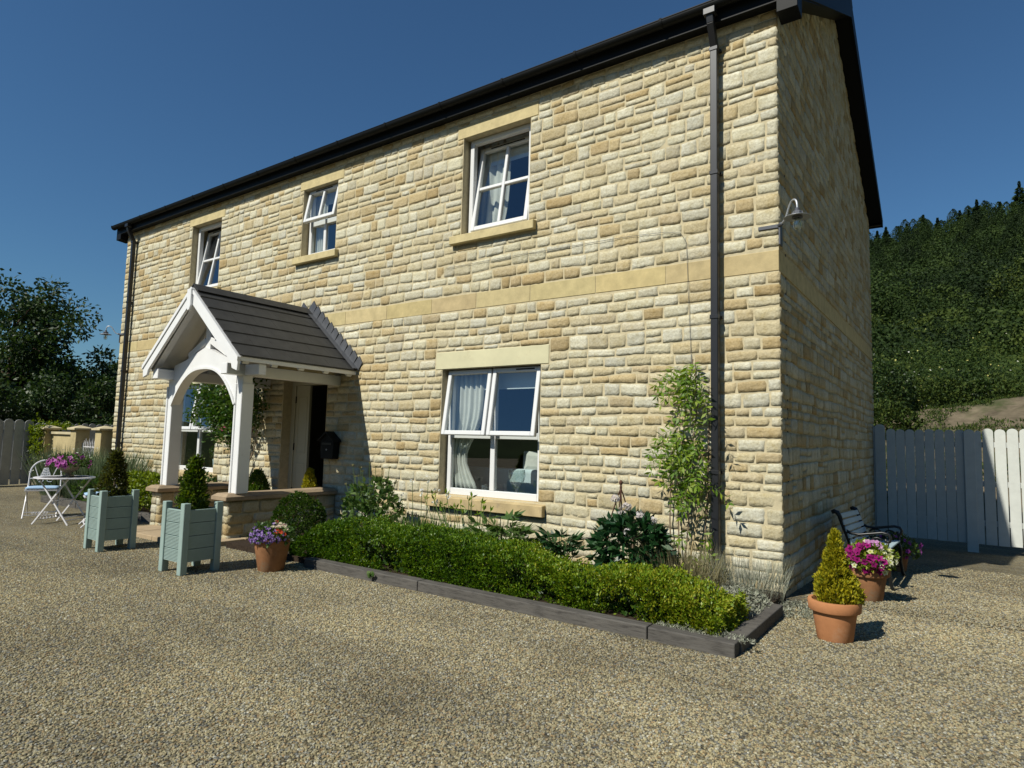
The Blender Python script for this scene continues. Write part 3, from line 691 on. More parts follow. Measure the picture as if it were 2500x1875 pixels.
# roof slopes in five slate courses
for sg in (1, -1):
    mb = MB(); nco = 6
    for k in range(nco):
        t0, t1 = k/nco, (k+1)/nco
        def pt(t, lift): return (sg*(PH*(1-t) + sn*lift*0), PEZ + (PRZ-PEZ)*t + lift)
        (xa, za), (xb, zb) = pt(t0, -.014), pt(min(1, t1+.015), -.028)
        pr = [(xa, PD, za), (xb, PD, zb), (xb, PD, zb+.012), (xa, PD, za+.014)]
        if sg < 0: pr = pr[::-1]
        # each course is a row of slates with hairline joints
        cuts = np.linspace(PD, -.03, 7) + (0 if k % 2 else .15)*np.array([0,1,1,1,1,1,0])
        for j in range(6):
            q = [(p[0], cuts[j]+.0012, p[2]) for p in pr]; mb.prism(q, (0, cuts[j+1]-cuts[j]-.0024, 0))
    obj('roof_slope', mb, M['slate'], porch)
    mb = MB(); off = .032
    q = [(sg*(PH-.03), PD+.02, PEZ-off+.01), (0, PD+.02, PRZ-off-.02), (0, PD+.02, PRZ-off-.04), (sg*(PH-.03), PD+.02, PEZ-off-.01)]
    mb.prism(q if sg > 0 else q[::-1], (0, -PD-.025, 0)); obj('roof_boarding', mb, M['paint'], porch)
    # rafter feet, eaves board
    for y in np.linspace(PD+.12, -.1, 5):
        mb = MB(); mb.bar((sg*(PH-.06), y, PEZ-.085), (sg*.03, y, PRZ-.115), .05, .09, (0,1,0)) ; obj('rafter', mb, M['paint'], porch, bevel=.003)
    mb = MB(); mb.box(min(sg*(PH-.045), sg*(PH-.02)), max(sg*(PH-.045), sg*(PH-.02)), PD+.02, -.005, PEZ-.075, PEZ-.02); obj('eaves_board', mb, M['paint'], porch, bevel=.003)
    # bargeboard
    mb = MB(); y0 = PD-.022
    q = [(sg*(PH+.0), y0, PEZ-.03), (0, y0, PRZ-.035), (0, y0, PRZ-.235), (sg*(PH-.155), y0, PEZ-.10), (sg*(PH-.13), y0, PEZ-.165), (sg*(PH-.02), y0, PEZ-.20)]
    mb.prism(q if sg < 0 else q[::-1], (0, .035, 0)); obj('bargeboard', mb, M['paint'], porch, bevel=.004)
    mb = MB(); q = [(sg*(PH+.005), y0-.014, PEZ-.03), (0, y0-.014, PRZ-.03), (0, y0-.014, PRZ-.085), (sg*(PH+.0), y0-.014, PEZ-.085)]
    mb.prism(q if sg < 0 else q[::-1], (0, .014, 0)); obj('barge_moulding', mb, M['paint'], porch)
    # stepped lead flashing on the wall
    mb = MB(); nst = 11
    for k in range(nst):
        t0, t1 = k/nst, (k+1)/nst
        xa, za = sg*(PH+.02)*(1-t0), PEZ + (PRZ+.02-PEZ)*t0; xb, zb = sg*(PH+.02)*(1-t1), PEZ + (PRZ+.02-PEZ)*t1
        yy = -.022-.003*(k % 2)
        q = [(xa, yy, za-.02), (xa+sg*.085, yy, za+.10), (xa*.40+xb*.60+sg*.085, yy, zb+.105), (xb, yy, zb-.02)]
        mb.prism(q if sg > 0 else q[::-1], (0, .018, 0))
    q = [(sg*(PH+.02), -.11, PEZ+.012), (0, -.11, PRZ+.012), (0, -.11, PRZ+.018), (sg*(PH+.02), -.11, PEZ+.018)]
    mb.prism(q if sg < 0 else q[::-1], (0, .1, 0))
    obj('lead_flashing', mb, M['lead'], porch)
mb = MB(); mb.prism([(-.13, PD-.005, PRZ-.085), (0, PD-.005, PRZ+.022), (.13, PD-.005, PRZ-.085), (.11, PD-.005, PRZ-.085), (0, PD-.005, PRZ+.004), (-.11, PD-.005, PRZ-.085)][::-1], (0, -PD-.02, 0)); obj('ridge_tile', mb, M['slate'], porch)
for y in (-1.35, -.9, -.42):
    pass
# tie beam, king post, arched braces, finial
mb = MB(); y0, y1 = -1.575, -1.43
xl, xr = PX['l'], PX['r']; xm = (xl+xr)/2; hw = (xr-xl)/2
for ta, tb in ((-PH+.05, xl-.07), (xr+.07, PH-.05)): mb = MB(); mb.box(ta, tb, y0+.02, y1-.02, 2.10, 2.235); obj('tie_end', mb, M['paint'], porch, bevel=.004)
mb = MB()
arc = [(xm + (hw-.07)*math.cos(t)*1.0, 1.74 + .50*math.sin(t)**.9) for t in np.linspace(0, math.pi, 25)]
arc = [(xm + u*(hw-.068), 1.72 + .50*(1-abs(u)**2.6)) for u in np.linspace(1, -1, 27)]
top = [(-xx*0 + xx, zz) for xx, zz in ((xl+.068, 2.40), (xm-.36, 2.60), (xm, 2.74), (xm+.36, 2.60), (xr-.068, 2.40))]
top = [(xl+.068, 2.30), (xm-.5, 2.36), (xm, 2.52), (xm+.5, 2.36), (xr-.068, 2.30)]
mb.v, mb.f, mb.m, mb.c, mb.n = [], [], [], [], 0
for i in range(26):
    (xa, za), (xb, zb) = arc[i], arc[i+1]
    tp = lambda x: np.interp(x, [p[0] for p in top], [p[1] for p in top])
    mb.add([(xa,y0,za),(xb,y0,zb),(xb,y0,tp(xb)),(xa,y0,tp(xa)),(xa,y1-.03,za),(xb,y1-.03,zb),(xb,y1-.03,tp(xb)),(xa,y1-.03,tp(xa))],
           [(0,1,2,3)[::-1],(4,5,6,7),(0,1,5,4),(3,2,6,7)[::-1]])
obj('arched_brace', mb, M['paint'], porch)
mb = MB()
for i in range(26):
    (xa, za), (xb, zb) = arc[i], arc[i+1]; mb.bar((xa, y0-.012, za+.012), (xb, y0-.012, zb+.012), .03, .024, (0,1,0))
obj('arch_moulding', mb, M['paint'], porch)
mb = MB(); mb.box(xm-.065, xm+.065, y0+.03, y1-.03, 2.50, PRZ-.13); obj('king_post', mb, M['paint'], porch, bevel=.004)
mb = MB(); mb.bar((xm-.06, -1.5, 2.62), (xm-.48, -1.5, 2.42), .09, .10, (0,1,0)); mb.bar((xm+.06, -1.5, 2.62), (xm+.48, -1.5, 2.42), .09, .10, (0,1,0)); obj('strut', mb, M['paint'], porch, bevel=.004)
mb = MB(); mb.prism([(-.05, PD-.055, PRZ-.06), (-.05, PD-.055, PRZ-.29), (-.025, PD-.055, PRZ-.34), (.0, PD-.055, PRZ-.355), (.025, PD-.055, PRZ-.34), (.05, PD-.055, PRZ-.29), (.05, PD-.055, PRZ-.06)], (0, .045, 0)); obj('finial', mb, M['paint'], porch, bevel=.005)
mb = MB(); mb.box(xr-.03, xr+.05, y0-.03, y0-.001, 2.205, 2.275); obj('junction_box', mb, M['paint'], porch, bevel=.004)
# paved floor
mb = MB(); r = np.random.default_rng(4)
xs = np.linspace(-7.95, -5.98, 5)
for i in range(4):
    for j, (ya, yb) in enumerate(((-2.16, -1.5), (-1.5, -.75), (-.75, -.03))):
        mb.box(xs[i]+.004-PC, xs[i+1]-.004-PC, ya+.004, yb-.004, -.02, .055+r.uniform(-.002, .002))
obj('paving', mb, M['slab'], porch, bevel=.005)

# ------------------------------------------------------------------ plants: helpers
def unit(v): return v/np.maximum(np.linalg.norm(v, axis=-1, keepdims=True), 1e-9)
def leaves(name, P, Dv, L, W, m, parent=None, r=None, fold=.25, tint=None, side=None):
    """one small folded leaf per row: base P, axis Dv, length L, width W"""
    r = r or rng; n = len(P); Dv = unit(Dv); L = np.broadcast_to(L, (n,))[:, None]; W = np.broadcast_to(W, (n,))[:, None]
    if side is None: side = np.cross(Dv, r.normal(size=(n, 3)))
    side = unit(side); Nn = np.cross(Dv, side)
    mid = P + Dv*L*.48 + Nn*W*fold
    V = np.stack([P, mid + side*W*.5, P + Dv*L, mid - side*W*.5], 1).reshape(-1, 3)
    F = np.arange(4*n).reshape(n, 4)
    return mesh_np(name, V, F, m, parent, tint=r.random(n) if tint is None else np.clip(tint, 0, 1))
def ell_points(n, c, rd, r, lump=.14, ls=3., thick=.16, zmin=-1., seed=0):
    d = unit(r.normal(size=(n*2, 3))); d = d[d[:, 2] > zmin][:n]
    k = 1 + lump*noise(d*1.0 + seed*7.3, ls) - np.abs(r.normal(0, thick, len(d)))
    return np.array(c) + d*k[:, None]*np.array(rd), unit(d/np.array(rd))
def sprigs(P, N, per, spread, up, r):
    """shoot tips: several leaves fanned about the outward direction"""
    P2 = np.repeat(P, per, 0); N2 = np.repeat(N, per, 0)
    D = unit(N2 + r.normal(0, spread, P2.shape) + np.array((0, 0, up)))
    return P2 + D*.0, D
def blossoms(P, N, rad_, npet, cols, mid, r, cup=.25, pet=.62):
    """open flowers: scalloped discs facing N"""
    V, F, C = [], [], []; n0 = 0
    for p, nn in zip(P, unit(N)):
        a = np.cross(nn, (0.3, .2, 1)); a /= np.linalg.norm(a); b = np.cross(nn, a); R_ = rad_*r.uniform(.8, 1.15); c = cols[r.integers(len(cols))]*r.uniform(.85, 1.1)
        k = npet*2; t = np.arange(k)*2*np.pi/k + r.uniform(0, 6)
        ri = np.where(np.arange(k) % 2 == 0, 1.0, pet)*R_; V.append((p - nn*cup*R_)[None])
        V.append(p + (np.cos(t)*ri*.42)[:, None]*a + (np.sin(t)*ri*.42)[:, None]*b - nn*cup*.4*R_)
        V.append(p + (np.cos(t)*ri)[:, None]*a + (np.sin(t)*ri)[:, None]*b + nn*r.normal(0, .08*R_, k)[:, None])
        for i in range(k):
            j = (i+1) % k
            F.append((n0, n0+1+i, n0+1+j, n0+1+j)); C.append(mid)
            F.append((n0+1+i, n0+1+k+i, n0+1+k+j, n0+1+j)); C.append(c)
        n0 += 1+2*k
    return np.vstack(V), np.array(F), np.clip(np.array(C), 0, 1)
def blossom_obj(name, P, N, rad_, npet, cols, mid, r, parent=None, **k):
    V, F, C = blossoms(P, N, rad_, npet, np.array(cols, float), np.array(mid, float), r)
    per = 4*npet; nf = len(F)//per; nv = 1 + 4*npet; first = None
    def make(i0, i1, kind=None):
        me = bpy.data.meshes.new(name); v = V[i0*nv:i1*nv]; f = F[i0*per:i1*per] - i0*nv
        me.from_pydata(v.tolist(), [], [tuple(dict.fromkeys(map(int, q))) for q in f]); me.materials.append(M['petal'])
        a = me.attributes.new('col', 'FLOAT_COLOR', 'FACE'); c = C[i0*per:i1*per]; a.data.foreach_set('color', np.hstack([c, np.ones((len(c), 1))]).astype(np.float32).ravel())
        o = link(bpy.data.objects.new(name, me), parent)
        if kind: o['kind'] = kind
        return o
    if parent is None: return make(0, nf)
    cap = k.pop('most', 100)
    for i in range(min(nf, cap)): first = make(i, i+1)
    if nf > cap: make(cap, nf, 'stuff')
    return first
def stems(name, paths, r_, m, parent=None, n=5):
    if len(paths) <= 60:
        for p in paths: mb = MB(); mb.tube(p, r_, n, caps=False); o = obj(name, mb, m, parent)
        return o
    mb = MB()
    for p in paths: mb.tube(p, r_, n, caps=False)
    return tag(obj(name, mb, m, parent), kind='stuff')
def curve(p, q, sag=(0,0,0), n=7):
    p, q, s_ = np.array(p, float), np.array(q, float), np.array(sag, float)
    return [tuple(p + (q-p)*t + s_*4*t*(1-t)) for t in np.linspace(0, 1, n)]
def plant(name, label, cat, loc, P, D, L, W, m, seed, group=None, part='foliage', stem=None, fold=.25):
    t = thing(name, label, cat, loc, 0, group); r = np.random.default_rng(seed)
    leaves(part, P - np.array(loc), D, L, W, m, t, r, fold)
    if stem:
        mb = MB(); mb.tube([(0, 0, 0), (.005, .0, stem[0]*.5), (0, 0.004, stem[0])], [stem[1], stem[1]*.8, stem[1]*.5], 8); obj('stem', mb, M['stem'], t)
    return t

# ------------------------------------------------------------------ raised bed in front of the house
mb = MB(); r = np.random.default_rng(8)
def sleeper(x0, x1, y0, y1, label, h=.088):
    mb = MB(); mb.box(-(x1-x0)/2, (x1-x0)/2, -(y1-y0)/2, (y1-y0)/2, -.05, h)
    o = obj('timber_sleeper', mb, M['sleeper'], None, bevel=.008, seg=2, loc=((x0+x1)/2, (y0+y1)/2, 0), rot=(0, 0, rad(r.uniform(-.3, .3))))
    return tag(o, label, 'timber edging', 'timber sleepers edging the flower beds')
sleeper(-4.25, -2.65, -1.93, -1.82, 'weathered grey sleeper edging the hedge, the length nearest the purple flower pot')
sleeper(-2.64, -.475, -1.93, -1.82, 'long weathered sleeper in the middle of the hedge edging')
sleeper(-.465, .13, -1.93, -1.82, 'short weathered sleeper at the front corner of the hedge bed')
sleeper(.02, .14, -1.81, -.62, 'dark sleeper running back from the bed corner towards the house')
mb = MB(); mb.box(-5.85, .03, -1.83, -.02, -.02, .06); tag(obj('soil', mb, M['soil']), kind='structure')
# clipped box hedge
def hedge():
    r = np.random.default_rng(21); n = 15000
    hx = [-4.75, -4.5, -4.2, -3.9, -3.3, -2.6, -1.9, -1.3, -.9, -.5, -.22, -.02]; hz = [.18, .30, .43, .485, .465, .455, .44, .37, .345, .375, .35, .20]
    top = lambda x: np.interp(x, hx, hz) + .018*np.sin(x*6.1) + .014*np.sin(x*13+1) + .012*np.sin(x*23)
    x = r.uniform(-4.72, -.02, n); kind = r.random(n)
    fy = lambda x, z: -1.745 - .03*np.sin(x*5.2+1) - .02*np.sin(x*11+z*9) - .06*np.sin(np.clip(z/.5, 0, 1)*3.1)
    z = .03 + r.random(n)*(top(x)-.03); y = fy(x, z); N = np.stack([.15*r.normal(size=n), -np.ones(n), .35*np.ones(n)], 1)
    tk = kind > .52; y = np.where(tk, r.uniform(-1.80, -1.20, n), y); rnd = np.clip((np.abs(y+1.50)-.18)/.13, 0, 1)**2*.11
    z = np.where(tk, top(x) - rnd, z); N[tk] = np.array((0, 0, 1.)) + .3*r.normal(size=(tk.sum(), 3))
    bk = (kind < .06); y = np.where(bk, -1.21, y); N[bk] = (0, 1, .3)
    en = (kind > .97); x = np.where(en, -.02 + .03*np.sin(z*20), x); y = np.where(en, r.uniform(-1.75, -1.22, n), y); z = np.where(en, r.random(n)*.27, z); N[en] = (1, 0, .3)
    P = np.stack([x, y, z], 1); lump = noise(P, 5.5); lum2 = noise(P, 14)
    P = P + unit(N)*(.042*lump + .030*lum2 - .02 - np.abs(r.normal(0, .018, n)))[:, None]
    keep = r.random(n) < np.clip(.95 + 1.1*lum2 + .7*lump, .06, 1); P, N = P[keep], N[keep]
    P2, D = sprigs(P, unit(N), 7, .55, .35, r)
    P2 = P2 + r.normal(0, .010, P2.shape)
    tint = np.clip(.42 + .11*(P2[:, 0]+2.2) + .22*noise(P2, 3) + r.normal(0, .22, len(P2)), 0, 1)
    t = thing('box_hedge', 'low clipped bright green box hedge behind the timber edging', 'hedge', (-2.4, -1.4, .03))
    o = leaves('foliage', P2 - np.array((-2.4, -1.4, .03)), D, r.uniform(.017, .029, len(P2)), r.uniform(.010, .017, len(P2)), M['box'], t, r, .2, tint)
    # inner twigs and an inner mass of leaves so that the depth between the shoots is leafy, not hollow
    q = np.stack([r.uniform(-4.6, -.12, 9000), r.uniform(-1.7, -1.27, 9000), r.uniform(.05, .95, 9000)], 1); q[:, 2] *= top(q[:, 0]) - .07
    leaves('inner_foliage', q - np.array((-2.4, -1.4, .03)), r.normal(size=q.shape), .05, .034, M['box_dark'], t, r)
    ps = [curve((x, -1.4 + r.uniform(-.2, .2), .03), (x + r.uniform(-.12, .12), -1.5 + r.uniform(-.2, .2), float(top(x))*.9)) for x in r.uniform(-4.5, -.15, 70)]
    s_ = stems('twig', [[(p[0]+2.4, p[1]+1.4, p[2]-.03) for p in q_] for q_ in ps], .006, M['stem'], t)
hedge()
def ball(name, label, c, rd, n, L, m, seed, cat='shrub', group=None, per=6, stem=None, zmin=-.8, lump=.12, up=.3, inner=True, thick=.12, spread=.6):
    r = np.random.default_rng(seed); P, N = ell_points(n, c, rd, r, lump, 3., thick, zmin, seed)
    P2, D = sprigs(P, N, per, spread, up, r)
    if inner:
        q, _ = ell_points(n//2, c, np.array(rd)*.72, r, .1, 2, .3, -.9, seed); P2 = np.vstack([P2, q]); D = np.vstack([D, r.normal(size=q.shape)])
    base = (c[0], c[1], c[2]-rd[2])
    return plant(name, label, cat, base, P2, D, r.uniform(.75, 1.25, len(P2))*L, r.uniform(.45, .62, len(P2))*L, m, seed, group, stem=stem)
ball('box_ball', 'rounded dark green box bush beside the porch wall', (-5.33, -1.22, .33), (.33, .28, .31), 1500, .028, M['box_dark'], 31, stem=(.3, .012))

# planted things along the foot of the wall
def spikes(name, label, c, n, h, spread, L, W, m, seed, cat='plant', group=None, tip=None, sz=.012, lean=.35):
    """grassy or strap-leaved tufts"""
    r = np.random.default_rng(seed); a = r.uniform(0, 6.28, n); k = np.sqrt(r.random(n))*spread
    P = np.stack([k*np.cos(a), k*np.sin(a)*.6, np.zeros(n)], 1); D = np.stack([np.cos(a)*lean*r.random(n), np.sin(a)*lean*r.random(n), np.ones(n)], 1) + r.normal(0, .12, (n, 3))
    t = thing(name, label, cat, c, 0, group)
    leaves('foliage', P, D, h*r.uniform(.6, 1.1, n)*(L or 1), W, m, t, r, .3)
    return t, P, D, r
def stalks(t, tops, base, r, m=None, rr=.0035):
    stems('stalk', [curve(b, q, (0, 0, .02)) for b, q in zip(base, tops)], rr, M[m or 'green_stem'], t)

# purple-leaved geranium clump in the corner by the porch
r = np.random.default_rng(33)
t = ball('leafy_perennial', 'tall leafy perennial with seed heads between hedge and porch wall', (-4.72, -.60, .48), (.42, .28, .34), 230, .085, M['mid'], 34, 'plant', per=3, lump=.35, spread=1.0)
tops = [(r.uniform(-.5, .55), r.uniform(-.2, .1), r.uniform(.62, .93)) for _ in range(16)]
stalks(t, tops, [(a*.5, b*.5, 0) for a, b, c in tops], r)
for q in tops: leaves('seed_head', np.tile(np.array(q) - np.array((0, 0, .03)), (8, 1)), np.array((0, 0, 1.)) + r.normal(0, .5, (8, 3)), .035, .014, M['straw'], t, r)
t, P, D, r = spikes('daisy_clump', 'grassy clump with white nodding flowers behind the hedge', (-3.95, -.62, .05), 260, .42, .36, 1, .016, M['mid'], 35)
tops = [(-.28, .05, .60), (-.16, .1, .78), (-.02, .12, .66), (.10, .1, .82), (.24, .08, .70), (.34, .0, .58), (.42, .1, .66)]
stalks(t, tops, [(a*.7, b, 0) for a, b, c in tops], r)
tp = np.array(tops); q = np.repeat(tp, 5, 0) + r.normal(0, .022, (35, 3)); blossom_obj('flower', q, r.normal(size=q.shape) + (0, -1, .3), .020, 5, [(.80, .80, .78)], (.6, .6, .3), r, t)
t, P, D, r = spikes('daylily', 'daylily clump with tall budded stems below the window sill', (-3.08, -.70, .05), 170, .42, .42, 1, .022, M['mid'], 36, lean=.7)
tops = [(x, r.uniform(-.06, .06), z) for x, z in zip(np.linspace(-.60, .30, 18), r.uniform(.48, .70, 18))]
stalks(t, tops, [(a*.55 + .05, b, 0) for a, b, c in tops], r)
for q in tops: leaves('bud_cluster', np.tile(np.array(q), (4, 1)), np.array((0, 0, 1.)) + r.normal(0, .55, (4, 3)), .075, .022, M['wist'], t, r)
def palmate(name, label, c, n, h, w, L, m, seed, cat='plant', wd=.30):
    """leaflets in hands of five on arching stalks"""
    r = np.random.default_rng(seed); t = thing(name, label, cat, c); P, D, base = [], [], []
    for i in range(n):
        a = r.uniform(0, 6.28); k = math.sqrt(r.random()); q = np.array((math.cos(a)*k*w, math.sin(a)*k*w*.6, h*(.35 + .65*r.random())*(1-.35*k*k))); base.append(q)
        ax = unit(np.array((math.cos(a)*.8, math.sin(a)*.8, .4)) + r.normal(0, .3, 3)); s_ = unit(np.cross(ax, (0, 0, 1)))
        for j in range(5):
            th_ = (j-2)*.55; P.append(q); D.append(ax*math.cos(th_) + s_*math.sin(th_) + (0, 0, -.25*abs(j-2)*.5))
    P, D = np.array(P), np.array(D)
    leaves('foliage', P, D, L*r.uniform(.8, 1.2, len(P)), L*wd, m, t, r, .15)
    stems('stalk', [curve((q[0]*.3, q[1]*.3, 0), q, (0, 0, .03)) for q in base], .004, M['green_stem'], t)
    return t
palmate('peony_plant', 'spreading peony under the right end of the window sill', (-2.62, -.70, .05), 56, .60, .42, .14, M['mid'], 37)
palmate('hellebore', 'low dark hellebore between hedge and stone wall', (-2.02, -.52, .05), 46, .44, .28, .12, M['peony'], 38)
# shrub with white flower heads and the rusty obelisk standing in it
r = np.random.default_rng(39); c = (-1.18, -.62, .34)
P, N = ell_points(560, c, (.36, .27, .36), r, .2, 3, .22, -.85, 4); P2, D = sprigs(P, N, 2, .7, -.15, r)
t = plant('flowering_shrub', 'dark glossy shrub with white flower heads by the wall', 'shrub', (-1.18, -.62, .02), P2, D, r.uniform(.09, .14, len(P2)), r.uniform(.04, .055, len(P2)), M['peony'], 39, stem=(.5, .014), fold=.15)
hd = np.array([(-1.36, -.62, .83), (-1.22, -.66, .77), (-1.08, -.68, .70), (-.97, -.66, .66), (-1.12, -.84, .56), (-1.28, -.64, .72)]) - np.array((-1.18, -.62, .02))
q = np.repeat(hd, 26, 0) + unit(r.normal(size=(156, 3)))*.045*np.array((1, 1, .75)); blossom_obj('flower_head', q, q - np.repeat(hd, 26, 0), .017, 5, [(.78, .74, .72), (.70, .62, .60)], (.6, .55, .45), r, t)
stems('stalk', [curve((h[0]*.4, h[1]*.4, .2), h) for h in hd], .005, M['green_stem'], t)
t = thing('obelisk', 'rusty iron garden obelisk poking out of the white flowered shrub', 'plant support', (-1.36, -.5, .02))
for a in range(4):
    ca, sa = math.cos(a*math.pi/2+.6), math.sin(a*math.pi/2+.6); mb = MB(); mb.tube([(ca*.17, sa*.17, 0), (ca*.10, sa*.10, .60), (ca*.022, sa*.022, .84), (0, 0, .90)], .0065, 8); obj('rod', mb, M['rust'], t)
mb = MB(); mb.lathe([(.004, .88), (.012, .90), (.012, .915), (.007, .925), (.018, .945), (.020, .957), (.012, .972), (.003, .978)], n=12); obj('finial', mb, M['rust'], t, smooth=True)
for z, rr in ((.3, .135), (.6, .102)):
    mb = MB(); mb.tube([(rr*math.cos(u), rr*math.sin(u), z) for u in np.linspace(0, 6.28, 21)], .004, 6); obj('hoop', mb, M['rust'], t)
# silvery carpets and wispy grass at the corner
t, P, D, r = spikes('wispy_grass', 'wispy buff grass between the shrub and the downpipe', (-.72, -.62, .05), 650, .46, .34, 1, .005, M['straw'], 41, lean=.5)
def carpet(name, label, c, w, d, h, n, m, seed, L=.03):
    r = np.random.default_rng(seed); x, y = r.uniform(-1, 1, (2, n)); k = x*x + y*y < 1; x, y = x[k], y[k]; z = h*(1-(x*x+y*y))*(.6 + .5*noise(np.stack([x*w, y*d, 0*x], 1), 9)) ; z = np.clip(z, .01, None)*r.uniform(.25, 1, len(x))
    P = np.stack([x*w, y*d, z], 1); P2 = np.repeat(P, 5, 0); D = np.array((0, 0, .7)) + r.normal(0, .8, P2.shape)
    t = thing(name, label, 'plant', c); leaves('foliage', P2, D, L*r.uniform(.6, 1.3, len(P2)), L*.28, m, t, r); return t
carpet('silver_carpet', 'large silvery carpeting plant filling the bed corner by the house', (-.16, -.92, .05), .25, .60, .28, 1200, M['silver'], 42, .034)
carpet('silver_tuft', 'small white-grey tuft hanging over the corner sleeper', (-.12, -1.78, .07), .36, .085, .07, 300, M['silver'], 43, .025)
carpet('grey_tuft', 'thin grey tuft in the gravel at the foot of the house corner', (.20, -.42, .0), .18, .26, .10, 260, M['silver'], 44, .03)
t, P, D, r = spikes('lavender', 'pale seeding grasses along the wall beside the downpipe', (-.22, -.38, .05), 520, .40, .32, 1, .004, M['silver'], 45, lean=.45)

# wisteria trained up the wall beside the downpipe
def wisteria():
    r = np.random.default_rng(50); t = thing('wisteria', 'young wisteria climbing the wall beside the right downpipe', 'climber', (-.85, -.10, .05)); o = np.array((-.85, -.10, .05))
    main = [[(-.93, -.12, .05), (-.95, -.05, .5), (-.96, -.06, 1.0), (-.88, -.07, 1.6), (-.80, -.07, 2.2)], [(-.88, -.12, .05), (-.85, -.05, .6), (-.84, -.06, 1.1), (-.76, -.07, 1.7), (-.78, -.06, 2.15)],
            [(-1.0, -.1, .05), (-1.04, -.05, .6), (-1.02, -.07, 1.25), (-.92, -.08, 1.45)], [(-.70, -.1, .05), (-.66, -.06, .9), (-.64, -.07, 1.6)]]
    stems('stem', [[tuple(np.array(p)-o) for p in q] for q in main], .007, M['stem'], t)
    mb = MB(); mb.tube([tuple(np.array(p)-o) for p in ((-.80, -.13, .30), (-.70, -.09, .95))], .008, 6); obj('cane', mb, M['straw'] if False else M['sill'], t)
    A = []
    def cl(x, z, n, sx, sz): A.extend([(x + r.normal(0, sx), -.06 - r.random()*.16, z + r.normal(0, sz)) for _ in range(n)])
    cl(-.83, 2.10, 15, .06, .07); cl(-.75, 1.95, 11, .06, .08); cl(-.80, 1.72, 4, .04, .07); cl(-1.0, 1.44, 9, .09, .04); cl(-.85, 1.40, 10, .07, .06); cl(-.82, 1.22, 9, .07, .07); cl(-.73, 1.30, 5, .03, .10); cl(-.75, 1.05, 9, .06, .07); cl(-.64, .86, 2, .02, .05); cl(-.84, .50, 4, .10, .07); cl(-.72, .32, 3, .06, .05)
    P, D, W_, R_ = [], [], [], []
    for a in A:
        a = np.array(a); ax = unit(np.array((r.normal(-.15, .55), -.35 - .3*r.random(), -.85 + r.normal(0, .3)))); ln = r.uniform(.20, .32); s_ = unit(np.cross(ax, (0, -1, .2))); nl = 6
        path = [a + ax*ln*u + np.array((0, 0, .25*ln*(u - u*u) - .18*ln*u*u)) for u in np.linspace(0, 1, nl+1)]; R_.append([tuple(p-o) for p in path])
        for i in range(1, nl+1):
            for sg in (-1, 1): P.append(path[i]); D.append(s_*sg + ax*.75 + r.normal(0, .12, 3)); W_.append(r.uniform(.06, .088))
        P.append(path[-1]); D.append(ax); W_.append(.075)
    P, D, W_ = np.array(P), np.array(D), np.array(W_)
    leaves('foliage', P-o, D, W_, W_*.36, M['wist'], t, r, .15); stems('leaf_stalk', R_, .0016, M['green_stem'], t, 4)
wisteria()

# climbing rose between the left window and the door
def rose():
    r = np.random.default_rng(51); o = np.array((-8.55, -.14, .06)); t = thing('climbing_rose', 'climbing rose on a wooden trellis between the left window and the door', 'climber', tuple(o))
    main = [[(-8.6, -.16, .06), (-8.55, -.1, .6), (-8.8, -.1, 1.2), (-9.0, -.12, 1.8), (-9.3, -.2, 2.1)], [(-8.5, -.16, .06), (-8.7, -.1, .8), (-8.4, -.1, 1.3), (-8.5, -.12, 2.0)], [(-8.55, -.16, .06), (-8.35, -.1, .8), (-8.75, -.1, 1.5), (-8.9, -.12, 2.2)], [(-8.45, -.16, .06), (-8.25, -.1, .9), (-8.2, -.1, 1.6), (-8.3, -.15, 2.2)]]
    stems('stem', [[tuple(np.array(p)-o) for p in q] for q in main], .010, M['stem'], t)
    P = []
    for (x, z, n, sx, sz) in ((-8.95, 2.05, 260, .32, .16), (-8.75, 1.8, 260, .30, .18), (-9.25, 1.85, 130, .25, .16), (-9.55, 1.72, 45, .2, .08), (-8.4, 2.0, 160, .22, .2), (-8.55, 1.55, 120, .2, .14), (-8.85, 1.50, 80, .12, .12), (-8.0, 1.95, 110, .16, .2), (-8.55, 1.3, 45, .12, .08), (-8.0, 1.62, 40, .1, .12)):
        P.append(np.stack([r.normal(x, sx, n), -.08 - r.random(n)*.28, r.normal(z, sz, n)], 1))
    P = np.vstack(P); P = P[P[:, 2] < 2.36]; P2, D = sprigs(P, np.tile((0, -1., .1), (len(P), 1)), 4, .8, -.2, r)
    leaves('foliage', P2 + r.normal(0, .03, P2.shape) - o, D, r.uniform(.05, .085, len(P2)), r.uniform(.03, .045, len(P2)), M['rose'], t, r, .15)
    fl = np.array([(-8.66, -.30, 1.43), (-8.64, -.31, 1.41), (-8.23, -.26, 1.30), (-8.18, -.26, 1.42)]); fl = np.vstack([fl + r.normal(0, .012, fl.shape) for _ in range(3)])
    blossom_obj('flower', fl - o, np.tile((.2, -1., .1), (len(fl), 1)) + r.normal(0, .25, fl.shape), .05, 6, [(.72, .16, .28), (.75, .24, .36)], (.7, .3, .35), r, t)
    mb = MB()
    for a, b in (((-8.95, .2), (-8.3, 1.5)), ((-8.2, .2), (-8.85, 1.5)), ((-8.6, .15), (-8.05, 1.25)), ((-8.65, .35), (-8.15, 1.5))): mb.bar((a[0]-o[0], .07, a[1]-o[2]), (b[0]-o[0], .07, b[1]-o[2]), .018, .012, (0, 1, 0))
    obj('trellis', mb, M['stem'], t)
rose()

